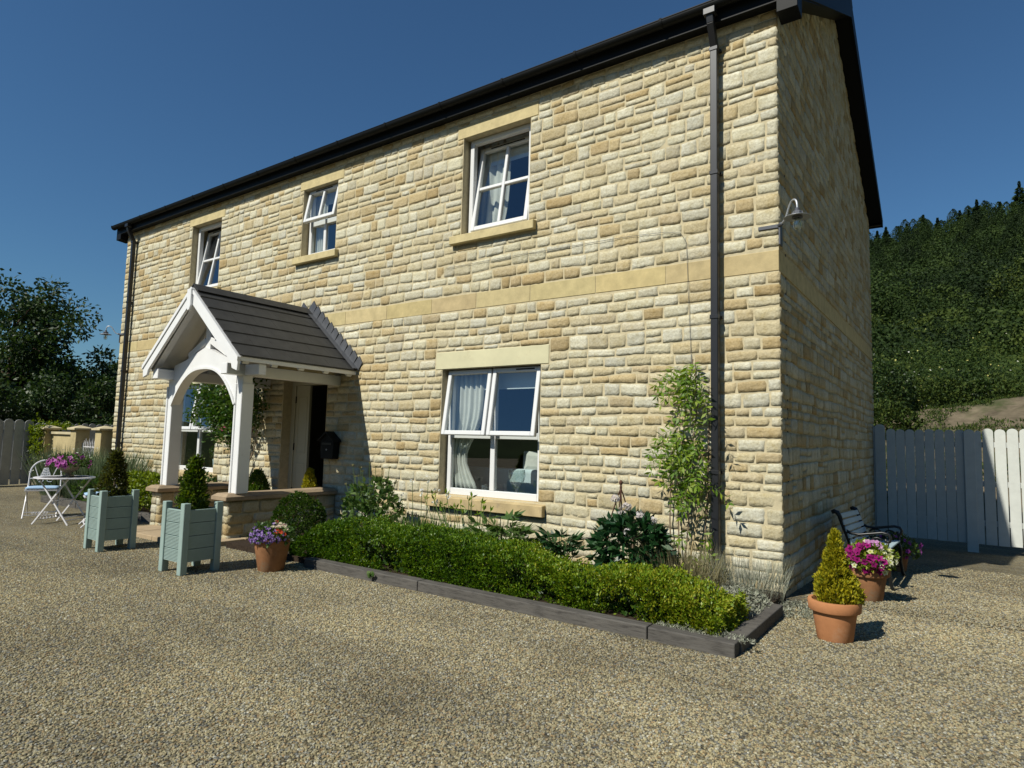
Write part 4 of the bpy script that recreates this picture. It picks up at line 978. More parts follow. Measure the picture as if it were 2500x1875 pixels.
# ------------------------------------------------------------------ sage planters with box cones
def planter_parts(t, w=.40):
    h = w/2; lg = .066
    for sx in (-1, 1):
        for sy in (-1, 1):
            mb = MB(); x, y = sx*(h-lg/2), sy*(h-lg/2); mb.box(x-lg/2, x+lg/2, y-lg/2, y+lg/2, 0, .675); obj('leg', mb, M['sage'], t, bevel=.004)
    z0, z1, nb = .115, .612, 4; bh = (z1-z0)/nb; a = h-lg-.001; f = h-.012
    for k, (nx, ny) in enumerate(((0,-1), (1,0), (0,1), (-1,0))):
        mb = MB()
        for j in range(nb):
            zb = z0 + j*bh; ng = 9 if k in (0, 2) else 8; st = (bh-.006)/ng
            for g in range(ng):
                za = zb + .003 + g*st; dp = f - (.010 if k in (0, 2) else .003)
                for (fa, p0, p1) in ((f, za, za+st*.62), (dp, za+st*.62, za+st)):
                    if nx == 0: y0, y1 = sorted((ny*fa, ny*(f-.026))); mb.box(-a, a, y0, y1, p0, p1)
                    else: x0, x1 = sorted((nx*fa, nx*(f-.026))); mb.box(x0, x1, -a, a, p0, p1)
        obj('side_panel', mb, M['sage'], t)
    mb = MB(); mb.box(-h+.04, h-.04, -h+.04, h-.04, .13, .575); obj('soil', mb, M['soil'], t)
def cone_shrub(name, label, c, r0, h, n, L, m, seed, cat='shrub', group=None, per=5, egg=True, up=.5, stem=(.2, .014), sharp=1.0, lump=.10):
    r = np.random.default_rng(seed); t_ = r.random(n)**1.2; a = r.uniform(0, 6.28, n)
    prof = (lambda t: np.sqrt(np.clip(1-t, 0, 1))**sharp*(1-.45*np.exp(-t*9))) if egg else (lambda t: np.clip(1-t, 0, 1)**sharp*(1-.35*np.exp(-t*14)))
    k = prof(t_); base = np.stack([np.cos(a)*k*r0, np.sin(a)*k*r0, t_*h], 1); lmp = noise(base + seed, 9)
    R_ = 1 + lump*1.6*lmp - np.abs(r.normal(0, .10 if lump < .25 else .24, n)); base[:, :2] *= R_[:, None]
    N = unit(np.stack([np.cos(a), np.sin(a), .45 + 0*a], 1)); P2, D = sprigs(base, N, per, .55, up, r)
    q = base[::2]*np.array((.6, .6, .92)); P2 = np.vstack([P2 + r.normal(0, L*.3, P2.shape), q]); D = np.vstack([D, r.normal(size=q.shape)])
    t = thing(name, label, cat, c, 0, group)
    leaves('foliage', P2, D, L*r.uniform(.75, 1.25, len(P2)), L*r.uniform(.42, .62, len(P2)), m, t, r)
    mb = MB(); mb.tube([(0, 0, -.03), (.004, 0, h*.4), (0, 0, h*.8)], [stem[1], stem[1]*.7, stem[1]*.3], 8); obj('stem', mb, M['stem'], t)
    return t
pl1 = thing('planter', 'sage green slatted planter right of the porch steps, nearer the flower pot', 'planter', (-4.92, -2.775, 0), rad(1), 'sage green wooden planters')
planter_parts(pl1)
pl2 = copy_tree(pl1); pl2.location = (-6.74, -2.735, 0); pl2.rotation_euler = (0, 0, rad(-2))
tag(pl2, 'sage green slatted planter left of the porch steps, nearer the white table', 'planter')
cone_shrub('clipped_box', 'clipped box cone with glossy leaves in the right sage planter', (-4.92, -2.775, .575), .135, .52, 520, .042, M['box_mid'], 61, group='box cones in the planters', up=.4, lump=.26)
cone_shrub('clipped_box', 'darker box cone with bronzed leaves in the left sage planter', (-6.74, -2.735, .575), .135, .53, 460, .040, M['bronze'], 62, group='box cones in the planters', up=.4, lump=.26)

# ------------------------------------------------------------------ terracotta pots
def pot(name, label, loc, r0, r1, h, m, rim=.06, group='terracotta pots', lip=.016):
    t = thing(name, label, 'flower pot', loc, 0, group); mb = MB()
    rm = r0 + (r1-lip-r0)*((h-rim)/h)
    mb.lathe([(r0*.96, 0), (r0, .006), (rm, h-rim), (r1-.004, h-rim+.002), (r1, h-rim+.008), (r1+.004, h-.012), (r1, h), (r1-.022, h), (r1-.028, h-.01), (r1-.035, h-rim), (.02, h-rim-.001)], n=56); o = obj('pot_body', mb, m, t, smooth=True)
    e = o.modifiers.new('edge', 'EDGE_SPLIT'); e.split_angle = rad(50)
    mb = MB(); mb.lathe([(.001, h-.05), (r1-.034, h-.05), (r1-.034, h-.035), (r1*.4, h-.028), (.001, h-.025)], n=24); obj('soil', mb, M['soil'], t)
    return t
pot('terracotta_pot', 'bright terracotta pot with thick rim at the corner, under the golden conifer', (.575, -1.03, 0), .118, .172, .275, M['terracotta'], .075)
cone_shrub('golden_conifer', 'bright golden dwarf conifer in the corner terracotta pot', (.585, -1.02, .235), .165, .51, 1700, .026, M['gold_conifer'], 63, 'conifer', per=6, egg=False, up=.9, sharp=.9, lump=.26)
P_, N_ = ell_points(260, (.70, -.95, .40), (.075, .075, .10), np.random.default_rng(3))
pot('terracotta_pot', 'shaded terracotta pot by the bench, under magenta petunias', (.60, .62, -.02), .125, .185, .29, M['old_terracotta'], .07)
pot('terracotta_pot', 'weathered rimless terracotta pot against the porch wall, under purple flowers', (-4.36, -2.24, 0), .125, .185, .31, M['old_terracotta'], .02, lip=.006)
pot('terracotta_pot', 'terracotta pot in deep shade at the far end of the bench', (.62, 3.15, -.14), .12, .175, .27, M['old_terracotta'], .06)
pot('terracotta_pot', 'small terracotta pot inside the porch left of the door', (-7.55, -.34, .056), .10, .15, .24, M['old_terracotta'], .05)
pot('terracotta_pot', 'small terracotta pot inside the porch by the open door', (-6.52, -.17, .056), .09, .135, .24, M['terracotta'], .05)
cone_shrub('green_conifer', 'rounded green conifer in the porch left of the door', (-7.55, -.34, .27), .20, .52, 900, .035, M['green_conifer'], 64, 'conifer', per=5, up=.6, egg=True)
cone_shrub('golden_conifer', 'small lime gold conifer showing above the porch wall by the letterbox', (-6.52, -.17, .27), .15, .58, 800, .03, M['gold_conifer'], 65, 'conifer', per=5, egg=False, up=1.0, sharp=.6)
def bedding(name, label, c, rd, nleaf, L, sets, seed, leafm='mid', rad_=.022, group='pots of summer flowers'):
    r = np.random.default_rng(seed); t = thing(name, label, 'flowers', c, 0, group)
    P, N = ell_points(nleaf, (0, 0, rd[2]*.35), rd, r, .15, 3, .3, -.35, seed); P2, D = sprigs(P, N, 3, .8, .1, r); leaves('foliage', P2, D, L, L*.45, M[leafm], t, r)
    for (n, ctr, spread, col, mid, rr, npet) in sets:
        d = unit(r.normal(size=(n, 3))*np.array(spread) + np.array(ctr)); d[:, 2] = np.where(d[:, 2] < -.35, -.35, d[:, 2]); q = d*np.array(rd)*r.uniform(.95, 1.12, (n, 1)) + (0, 0, rd[2]*.35)
        blossom_obj('flower', q, d + r.normal(0, .25, d.shape) + np.array((.15, -.35, .1)), rr, npet, col, mid, r, t, most=45 if n > 100 else 100)
    return t
bedding('mixed_flowers', 'purple, red and cream flowers spilling from the pot by the porch', (-4.36, -2.24, .29), (.21, .20, .13), 260, .05,
        [(330, (-.25, -.75, .05), (.75, .4, .34), [(.30, .16, .52), (.36, .22, .60), (.24, .12, .44)], (.5, .45, .5), .017, 5), (13, (-.35, .2, .95), (.5, .4, .2), [(.55, .03, .04), (.62, .07, .10)], (.3, .02, .02), .028, 5),
         (34, (.45, .1, .95), (.28, .3, .25), [(.78, .70, .52), (.75, .60, .50)], (.7, .6, .3), .02, 5), (5, (.6, -.3, .5), (.2, .2, .2), [(.66, .08, .03)], (.5, .1, .02), .024, 5)], 71)
bedding('petunias', 'magenta and cream petunias in the pot in front of the bench', (.62, .60, .27), (.21, .21, .18), 300, .05,
        [(38, (-.35, -.6, .15), (.55, .4, .5), [(.27, .005, .13), (.34, .01, .17), (.22, .005, .10)], (.10, .0, .05), .038, 5), (30, (.75, -.4, .2), (.4, .4, .4), [(.72, .72, .34), (.78, .78, .52)], (.45, .5, .08), .034, 5),
         (9, (.25, -.3, 1.0), (.12, .12, .06), [(.66, .30, .58), (.72, .40, .64)], (.5, .2, .4), .034, 5)], 72, 'lime')
bedding('petunias', 'straggling purple petunias in shade beyond the bench', (.60, 3.05, .06), (.30, .30, .20), 300, .05,
        [(16, (.1, -.6, .3), (.8, .4, .6), [(.34, .06, .34), (.42, .10, .42)], (.2, .02, .15), .04, 5)], 73, 'mid')

# ------------------------------------------------------------------ cast iron bench against the gable
def bench():
    t = thing('garden_bench', 'black cast iron bench with pale blue slats against the shaded gable', 'bench', (0, 0, 0)); g = -.09
    y0, y1 = 1.34, 2.70
    for y in (y0, y1):
        gg = gz(0.6, y); mb = MB(); W_, T_ = .034, .040
        def sweep(pts, w=.030): mb.tube([(p[0], y, p[1] + gg) for p in pts], w/2 if not hasattr(w, '__len__') else w, 8)
        bk = [(.20, .735), (.225, .745), (.255, .735), (.275, .70), (.30, .62), (.335, .52), (.365, .44), (.375, .38), (.36, .28), (.32, .15), (.265, .02), (.255, .0)]; sweep(bk, [.020,.024,.024,.022,.020,.019,.018,.018,.019,.02,.022,.022])
        sweep([(.36, .37), (.45, .345), (.56, .35), (.66, .375), (.705, .36), (.72, .30), (.715, .16), (.735, .03), (.755, .0)], .034)           # seat rail and front leg
        sweep([(.315, .57), (.37, .535), (.45, .525), (.56, .545), (.66, .565), (.715, .555), (.735, .52), (.725, .48), (.695, .475), (.69, .505)], .030)   # arm
        sweep([(.685, .365), (.70, .42), (.715, .48)], .026)
        def scroll(cx, cz, r0, turns, st, sg=1): sweep([(cx + r0*(1-.6*u)*math.cos(st + sg*u*turns*6.28), cz + r0*(1-.6*u)*math.sin(st + sg*u*turns*6.28)) for u in np.linspace(0, 1, 28)], .018)
        scroll(.47, .435, .085, 1.35, 2.6, -1); scroll(.61, .45, .065, 1.3, .6, 1)
        sweep([(.30, .10), (.42, .17), (.55, .17), (.70, .10)], .022); scroll(.50, .25, .06, 1.2, .2, 1)
        obj('end_frame', mb, M['iron'], t, smooth=True)
    def slat(name, a, b, m, th=.020):
        ga, gb = gz(.6, y0), gz(.6, y1); mb = MB(); up = Vector((b[0]-a[0], 0, b[1]-a[1])); w = up.length; c = ((a[0]+b[0])/2, (a[1]+b[1])/2)
        mb.bar((c[0], y0-.02, c[1]+ga), (c[0], y1+.02, c[1]+gb), th, w, tuple(up.normalized())); return mb
    mb = MB()
    bp = [(.262, .70), (.288, .635), (.312, .57), (.336, .505), (.358, .44)]
    for (x, z) in bp:
        d = Vector((.026, 0, -.066)).normalized()*.027; ga, gb = gz(.6, y0), gz(.6, y1)
        mb.bar((x+.018, y0-.015, z+ga), (x+.018, y1+.015, z+gb), .018, .054, (-d.x, 0, -d.z))
    obj('backrest', mb, M['bench_slat'], t, bevel=.004)
    mb = MB()
    for x, z in ((.405, .385), (.475, .375), (.545, .378), (.615, .388), (.685, .395)):
        mb.bar((x, y0-.015, z+gz(.6, y0)), (x, y1+.015, z+gz(.6, y1)), .060, .020)
    obj('seat', mb, M['bench_slat'], t, bevel=.004)
bench()

# ------------------------------------------------------------------ fence and gate beside the gable
GYY = 7.12
def picket(mb, x, w, z0, z1, y, th=.022, along='x'):
    k = float(np.random.default_rng(int(abs(x)*1e4)+7).uniform(.84, 1.0)); mb.col = (k, k, k*.99)
    a = np.linspace(0, math.pi, 9); pts = [(x-w/2, z0), (x+w/2, z0)] + [(x + math.cos(u)*w/2, z1 - w*.42 + math.sin(u)*w*.42) for u in a]
    if along == 'x': mb.prism([(p[0], y, p[1]) for p in pts], (0, th, 0))
    else: mb.prism([(y, p[0], p[1]) for p in pts][::-1], (th, 0, 0))
r = np.random.default_rng(12)
gate = thing('garden_gate', 'tall boarded gate in the shade of the gable wall', 'gate', (.02, GYY, -.32))
mb = MB(); p = .1446
for k in range(8): picket(mb, .217-.02 + p*(k+.5), p-.006, .155 + r.uniform(-.004, .004), 2.045 + r.uniform(-.006, .006), 0)
obj('boards', mb, M['fence'], gate, bevel=.003)
mb = MB()
for z in (.45, 1.1, 1.75): mb.box(.2, 1.35, .024, .064, z, z+.09)
obj('gate_rail', mb, M['fence'], gate, bevel=.004)
mb = MB(); picket(mb, .10, .165, .02, 2.13, -.03, .05); picket(mb, .02, .055, .02, 2.09, -.01, .05); obj('hanging_post', mb, M['fence'], gate, bevel=.004)
fence = thing('picket_fence', 'pale round topped board fence right of the gate, half in sun', 'fence', (1.36, GYY, -.32))
mb = MB(); xs_ = 1.62-1.36
for k in range(26): picket(mb, xs_ + .07 + .163*k, .147, .15 + r.uniform(-.006, .006), 2.06 + r.uniform(-.008, .008), -.012)
picket(mb, .195, .088, .152, 2.03, -.004)
obj('boards', mb, M['fence'], fence, bevel=.003)
mb = MB()
for z in (.45, 1.1, 1.75): mb.box(.1, 4.4, .012, .052, z, z+.09)
obj('rail', mb, M['fence'], fence, bevel=.004)
for x in (.075, 2.0, 3.9): mb = MB(); picket(mb, x, .155 if x < 1 else .12, .0, 2.05 if x < 1 else 1.98, -.03 if x < 1 else .054, .05 if x < 1 else .1); obj('post', mb, M['fence'], fence, bevel=.004)

# ------------------------------------------------------------------ wall lamps on the corners
def lamp(loc, dx, label):
    t = thing('wall_lamp', label, 'wall lamp', loc, 0, 'swan neck wall lamps'); t.scale = (.9, .9, .86); s_ = 1/math.sqrt(2); D_ = (dx*s_, -s_)
    P = lambda d, z: (D_[0]*d, D_[1]*d, z)
    mb = MB(); mb.box(min(-dx*.20, dx*.022), max(-dx*.20, dx*.022), -.022, -.004, -.022, .018); mb.box(min(dx*.004, dx*.022), max(dx*.004, dx*.022), -.022, .085, -.21, .02)
    mb.tube([P(.005, .0), P(.06, .01)], .022, 10); obj('bracket', mb, M['lampgrey'], t, bevel=.003)
    mb = MB(); pts = [P(.05, .008), P(.10, .022), P(.145, .07), P(.185, .14), P(.225, .185), P(.265, .195), P(.30, .178), P(.32, .14), P(.325, .09), P(.325, .06)]
    pts = [Vector(p) for p in pts]; fine = []
    for i in range(len(pts)-1):
        p0, p1, p2, p3 = pts[max(i-1,0)], pts[i], pts[i+1], pts[min(i+2,len(pts)-1)]
        for u in (0, .33, .66): fine.append(.5*((2*p1) + (p2-p0)*u + (2*p0-5*p1+4*p2-p3)*u*u + (3*p1-p0-3*p2+p3)*u**3))
    fine.append(pts[-1]); mb.tube(fine, .0105, 10); obj('swan_neck', mb, M['galv'], t, smooth=True)
    c = P(.325, 0)
    mb = MB(); mb.lathe([(.018, .085), (.022, .08), (.022, .055), (.036, .05), (.044, .035), (.046, .0), (.050, -.004)], c, 20)
    for k in range(6): a = k*1.047; mb.box(c[0]+math.cos(a)*.045-.006, c[0]+math.cos(a)*.045+.006, c[1]+math.sin(a)*.045-.006, c[1]+math.sin(a)*.045+.006, 0, .042)
    obj('cap', mb, M['lampgrey'], t)
    mb = MB(); mb.lathe([(.045, .002), (.08, -.002), (.125, -.016), (.128, -.020), (.124, -.020), (.08, -.008), (.045, -.006)], c, 32); obj('shade', mb, M['galv'], t, smooth=True)
    mb = MB(); mb.lathe([(.046, -.007), (.050, -.010), (.050, -.026), (.042, -.030)], c, 20); obj('collar', mb, M['lampgrey'], t)
    mb = MB(); mb.lathe([(.040, -.028), (.042, -.07), (.042, -.11), (.036, -.135), (.022, -.15), (.006, -.156), (.004, -.152), (.020, -.146), (.033, -.132), (.039, -.11), (.039, -.07), (.037, -.028)], c, 24); obj('glass_jar', mb, M['clear'], t, smooth=True)
    mb = MB(); mb.lathe([(.012, -.03), (.014, -.06), (.022, -.085), (.026, -.105), (.020, -.122), (.004, -.128)], c, 16); obj('bulb', mb, M['upvc'], t, smooth=True)
    return t
lamp((0, 0, 3.43), 1, 'grey swan neck lamp with glass jar on the right house corner')
lamp((XL, 0, 3.41), -1, 'small swan neck lamp on the far left house corner')

# ------------------------------------------------------------------ letterbox by the door
t = thing('letterbox', 'black wall letterbox with pitched lid right of the open door', 'letterbox', (-6.225, -.012, 1.02))
mb = MB(); mb.prism([(-.135, 0, 0), (.135, 0, 0), (.15, 0, .27), (-.15, 0, .27)], (0, -.115, 0)); obj('body', mb, M['black'], t, bevel=.006)
mb = MB(); mb.prism([(-.185, .0, .245), (0, .0, .375), (.185, .0, .245), (.175, .0, .275), (0, .0, .405), (-.175, .0, .275)], (0, -.15, 0)); mb.prism([(-.15, -.005, .271), (.15, -.005, .271), (0, -.005, .374)], (0, -.105, 0)); obj('lid', mb, M['black'], t, bevel=.003)
mb = MB(); mb.box(-.105, .105, -.124, -.116, .205, .235); obj('slot_flap', mb, M['iron'], t, bevel=.002)
mb = MB(); mb.lathe([(.012, 0), (.012, .006), (.005, .007), (.005, 0)], n=14); o = obj('lock', mb, M['galv'], t, loc=(.0, -.116, .135), rot=(rad(90), 0, 0))

# ------------------------------------------------------------------ white bistro table, two chairs, urn of petunias
TC = np.array((-9.36, -2.28)); TZ = .665
t = thing('bistro_table', 'round white folding metal table on the gravel', 'table', (TC[0], TC[1], 0), rad(28))
mb = MB(); mb.lathe([(.30, TZ-.010), (.372, TZ-.018), (.378, TZ-.012), (.378, TZ-.002), (.372, TZ+.002), (.33, TZ+.002), (.30, TZ)], n=48)
for k in range(9):
    x = -.28 + .07*k; hh = math.sqrt(max(.30**2 - x*x, .001)); mb.box(x-.027, x+.027, -hh, hh, TZ-.008, TZ)
obj('tabletop', mb, M['metal_white'], t)
for sg in (1, -1):
    y = .215 if sg > 0 else .19; mb = MB()
    for s2 in (-1, 1): mb.bar((-.27*sg, s2*y, 0), (.24*sg, s2*y, TZ-.02), .020, .012, (0, 1, 0)); mb.tube([(.24*sg, s2*y, TZ-.03), (.26*sg, s2*y, TZ-.012), (.20*sg, s2*y, TZ-.012)], .007, 6)
    for u in (.10, .16, .50): mb.bar((-.27*sg + .51*sg*u, -y, TZ*u), (-.27*sg + .51*sg*u, y, TZ*u), .010, .010, (0, 0, 1))
    if sg > 0:
        for k in range(5):
            yy = -.11 + .055*k; mb.tube([(-.205 + .02*math.cos(a)*.5, yy + .024*math.cos(a), .085 + .022*math.sin(a)) for a in np.linspace(0, 6.28, 13)], .006, 6)
    obj('leg_frame', mb, M['metal_white'], t)
def chair(loc, rz, label):
    t = thing('bistro_chair', label, 'chair', loc, rz, 'white bistro chairs')        # faces local -Y
    sw, sd, sh = .20, .19, .425
    mb = MB(); ring(mb, -sw, sw, 0, .001, .0, 0, 0) if False else None
    for k in range(7): x = -sw + .02 + k*(2*sw-.04)/6; mb.box(x-.016, x+.016, -sd, sd, sh-.010, sh)
    mb.box(-sw-.012, -sw, -sd, sd, sh-.018, sh+.002); mb.box(sw, sw+.012, -sd, sd, sh-.018, sh+.002); mb.box(-sw, sw, -sd-.012, -sd, sh-.018, sh+.002); mb.box(-sw, sw, sd, sd+.012, sh-.018, sh+.002)
    obj('seat', mb, M['metal_white'], t)
    for s_ in (-1, 1):
        mb = MB(); mb.tube([(s_*(sw+.008), -.22, 0), (s_*(sw+.008), .0, .23), (s_*(sw+.008), .19, .46), (s_*(sw+.004), .23, .66)], .010, 8); obj('leg', mb, M['metal_white'], t)
        mb = MB(); mb.tube([(s_*(sw-.012), .22, 0), (s_*(sw-.012), -.16, sh-.01)], .010, 8); obj('leg', mb, M['metal_white'], t)
    mb = MB()
    for y, z in ((-.18, .045), (.18, .045), (-.14, .085)): mb.bar((-sw, y, z), (sw, y, z), .010, .010)
    mb.tube([(u*.05, -.175 + .0, .075 + .02*math.cos(u*9)) for u in np.linspace(-2, 2, 25)], .007, 6)
    obj('stretcher', mb, M['metal_white'], t)
    mb = MB(); by = lambda z: .19 + .06*(z-.46)/.2*.6
    arch = [(sw*math.cos(a)*1.0, by(.66 + .20*math.sin(a)), .66 + .20*math.sin(a)) for a in np.linspace(math.pi, 0, 25)]
    mb.tube(arch, .011, 8)
    mb.tube([(-sw+.01, by(.47), .47)] + [(sw*.95*math.cos(a), by(.47), .47 + .075*math.sin(a)) for a in np.linspace(math.pi, 0, 15)], .007, 6)
    mb.tube([(-sw, by(.575), .575), (sw, by(.575), .575)], .008, 6)
    for s_ in (-1, 1): mb.tube([(s_*.085, by(.575), .575), (s_*.12, by(.68), .68), (s_*.16, by(.79), .79)], .006, 6); mb.tube([(s_*(.06 + .035*math.cos(a)), by(.545), .545 + .025*math.sin(a)) for a in np.linspace(0, 5.5, 14)], .005, 6)
    # pierced heart panel
    for k in range(7):
        z = .585 + .026*k; w_ = .075*(1 - (k/6.5)**1.6)
        mb.tube([(-w_, by(z), z), (0, by(z)+.002, z+.016), (w_, by(z), z)], .008, 6)
    for k in range(5): x = -.06 + .03*k; mb.tube([(x, by(.58), .58), (x*.4, by(.74), .74)], .006, 6)
    obj('backrest', mb, M['metal_white'], t)
    return t
def cushion(loc, rz, label):
    n = 12; u = np.linspace(-1, 1, n); X, Y = np.meshgrid(u, u, indexing='ij'); pr = (1-np.abs(X)**4)*(1-np.abs(Y)**4); mb = MB(); vs = []
    for sg in (1, -1): vs += [(x*.205, y*.195, .020 + sg*(.010 + .013*p_)) for x, y, p_ in zip(X.ravel(), Y.ravel(), pr.ravel())]
    fs = []
    for i in range(n-1):
        for j in range(n-1): a = i*n+j; fs.append((a, a+n, a+n+1, a+1)); b = a + n*n; fs.append((b, b+1, b+n+1, b+n))
    bd = [i*n for i in range(n)] + [(n-1)*n+j for j in range(1, n)] + [i*n+n-1 for i in range(n-2, -1, -1)] + [j for j in range(n-2, 0, -1)]
    for k in range(len(bd)): a, b = bd[k], bd[(k+1) % len(bd)]; fs.append((a, a+n*n, b+n*n, b))
    mb.add(vs, fs); return tag(obj('seat_cushion', mb, M['blue_cloth'], None, smooth=True, loc=loc, rot=(0, 0, rz)), label, 'cushion', 'pale blue chair cushions')
ca, cb = (-10.36, -2.20), (-8.80, -2.02)
chair((ca[0], ca[1], 0), rad(66), 'white scrolled metal chair with arched back behind the table'); cushion((ca[0], ca[1], .427), rad(66), 'pale blue cushion on the chair behind the white table')
chair((cb[0], cb[1], 0), rad(-18), 'white metal chair half hidden behind the left planter'); cushion((cb[0], cb[1], .427), rad(-18), 'pale blue cushion just showing left of the left planter')
t = thing('stone_urn', 'stone pedestal urn standing on the white table', 'urn', (TC[0]-.03, TC[1]+.05, TZ+.003)); mb = MB()
mb.lathe([(.075, 0), (.075, .014), (.05, .022), (.032, .034), (.030, .048), (.05, .06), (.095, .085), (.13, .12), (.147, .155), (.155, .165), (.155, .175), (.135, .175), (.125, .15), (.02, .145)], n=32); obj('bowl', mb, M['urn'], t, smooth=True)
bedding('petunias', 'mauve pink petunias in the stone urn on the table', (TC[0]-.03, TC[1]+.05, TZ+.15), (.27, .27, .13), 260, .05,
        [(46, (.2, -.5, .35), (.8, .7, .4), [(.50, .10, .42), (.58, .16, .50), (.44, .08, .36)], (.12, .02, .10), .044, 5)], 74, 'mid')

# ------------------------------------------------------------------ left garden: bed, wall with piers, gate, fences
sleeper(-12.7, -11.2, -1.42, -1.30, 'brown sleeper edging the far left bed, farthest from the porch', .12); sleeper(-11.19, -8.3, -1.42, -1.30, 'long brown sleeper behind the white table', .12)
mb = MB(); mb.box(-12.8, -7.95, -1.31, -.02, -.02, .06); tag(obj('soil', mb, M['soil']), kind='structure')
ball('lime_shrub', 'lime green mound of lady\'s mantle in the left bed', (-9.9, -.95, .34), (.75, .34, .33), 900, .06, M['lime'], 81, per=4, spread=.9)
ball('green_shrub', 'mid green leafy mound at the left end of the bed', (-11.4, -1.0, .30), (.65, .32, .30), 620, .07, M['mid'], 82, per=4, spread=.9)
ball('green_shrub', 'green bush between the left planter and the porch wall', (-8.45, -.85, .36), (.34, .36, .36), 520, .05, M['mid'], 83, per=4)
spikes('lavender', 'tall feathery lavender clump in front of the left downpipe', (-11.9, -.75, .05), 1500, .95, .85, 1, .016, M['lav'], 84, lean=.5)
t, P, D, r = spikes('lavender', 'seeding lavender beside the far left house corner', (-12.75, -1.0, .05), 1200, 1.0, .6, 1, .016, M['lav'], 85, lean=.5)
q = P + unit(D)*r.uniform(.6, 1.0, (len(P), 1)); blossom_obj('flower', q[:60], D[:60], .022, 5, [(.8, .8, .76)], (.7, .7, .5), r, t)
t, P, D, r = spikes('grass_stems', 'dry flower stems against the stone wall beside the left window', (-10.6, -.35, .05), 90, 1.0, .5, 1, .012, M['straw'], 86, lean=.3)
gw = thing('garden_wall', 'cream ashlar garden wall with pyramid capped piers', 'garden wall', (0, 0, 0))
for (xa, xb, z) in ((-16.80, -16.52, 1.345), (-15.08, -14.80, 1.35), (-13.83, -13.55, 1.35)):
    mb = MB(); mb.box(xa, xb, -.14, .14, -.3, z); obj('pier', mb, M['render'], gw, bevel=.006)
    mb = MB(); a, b, c, d = xa-.06, xb+.06, -.20, .20; mx_, my_ = (a+b)/2, 0
    mb.box(a, b, c, d, z, z+.04); mb.add([(a, c, z+.04), (b, c, z+.04), (b, d, z+.04), (a, d, z+.04), (mx_, my_, z+.105)], [(0,1,4), (1,2,4), (2,3,4), (3,0,4)]); obj('pier_cap', mb, M['pier_cap'], gw, bevel=.004)
mb = MB(); mb.box(-16.519, -15.081, .0, .12, -.3, 1.235); obj('panel', mb, M['render'], gw)
mb = MB(); mb.box(-16.519, -15.081, -.05, .17, 1.237, 1.295); obj('coping', mb, M['pier_cap'], gw, bevel=.004)
t = thing('iron_gate', 'small white iron gate between two garden piers', 'gate', (-14.78, .02, 0)); mb = MB()
for k in range(11):
    x = .04 + .085*k; mb.tube([(x, 0, .1), (x, 0, 1.06)], .009, 6); mb.tube([(x, 0, 1.05), (x, 0, 1.17 if k % 2 else 1.12)], [.012, .002], 6)
mb.bar((.0, 0, .98), (.93, 0, .98), .022, .022); mb.bar((.0, 0, .2), (.93, 0, .2), .022, .022); mb.bar((.0, 0, .1), (.0, 0, 1.06), .03, .03); mb.bar((.93, 0, .1), (.93, 0, 1.06), .03, .03); obj('bars', mb, M['metal_white'], t)
r = np.random.default_rng(91); P = np.vstack([np.stack([r.normal(-16.82, .17, n), r.normal(y, s_, n), r.normal(z, sz, n)], 1) for y, z, s_, sz, n in ((-.22, 1.30, .06, .13, 110), (-.25, .98, .05, .16, 100), (.2, 1.44, .16, .05, 110), (-.2, .72, .06, .12, 60), (-.12, .92, .05, .06, 30))])
P2, D = sprigs(P, np.tile((.8, -.4, .1), (len(P), 1)), 4, .9, 0, r); plant('creeper', 'trailing green creeper over the left garden pier', 'climber', (-16.95, -.2, 0), P2, D, .075, .04, M['lime'], 91, stem=(1.2, .015))
r = np.random.default_rng(92)
f1 = thing('board_fence', 'grey round topped fence at the left edge beside the garden pier', 'fence', (-17.05, -.2, 0)); mb = MB()
for k in range(15): picket(mb, -.10 - .205*k, .175, .02 + r.uniform(0, .03), 1.565 + r.uniform(-.008, .008), 0, .022, 'y')
obj('boards', mb, M['fence2'], f1, bevel=.003); mb = MB()
for z in (.3, 1.25): mb.box(-.045, -.001, -3.1, 0, z, z+.09)
obj('rail', mb, M['fence2'], f1)
f2 = thing('board_fence', 'far grey round topped fence showing above the garden piers', 'fence', (-19.5, 0, 0)); mb = MB()
for k in range(24): picket(mb, -.05 + .19*k, .172, .0, 1.53 + r.uniform(-.01, .01), 0, .022, 'y')
obj('boards', mb, M['fence2'], f2, bevel=.003); mb = MB(); mb.box(-.045, -.001, -.1, 4.5, 1.2, 1.3); obj('rail', mb, M['fence2'], f2)

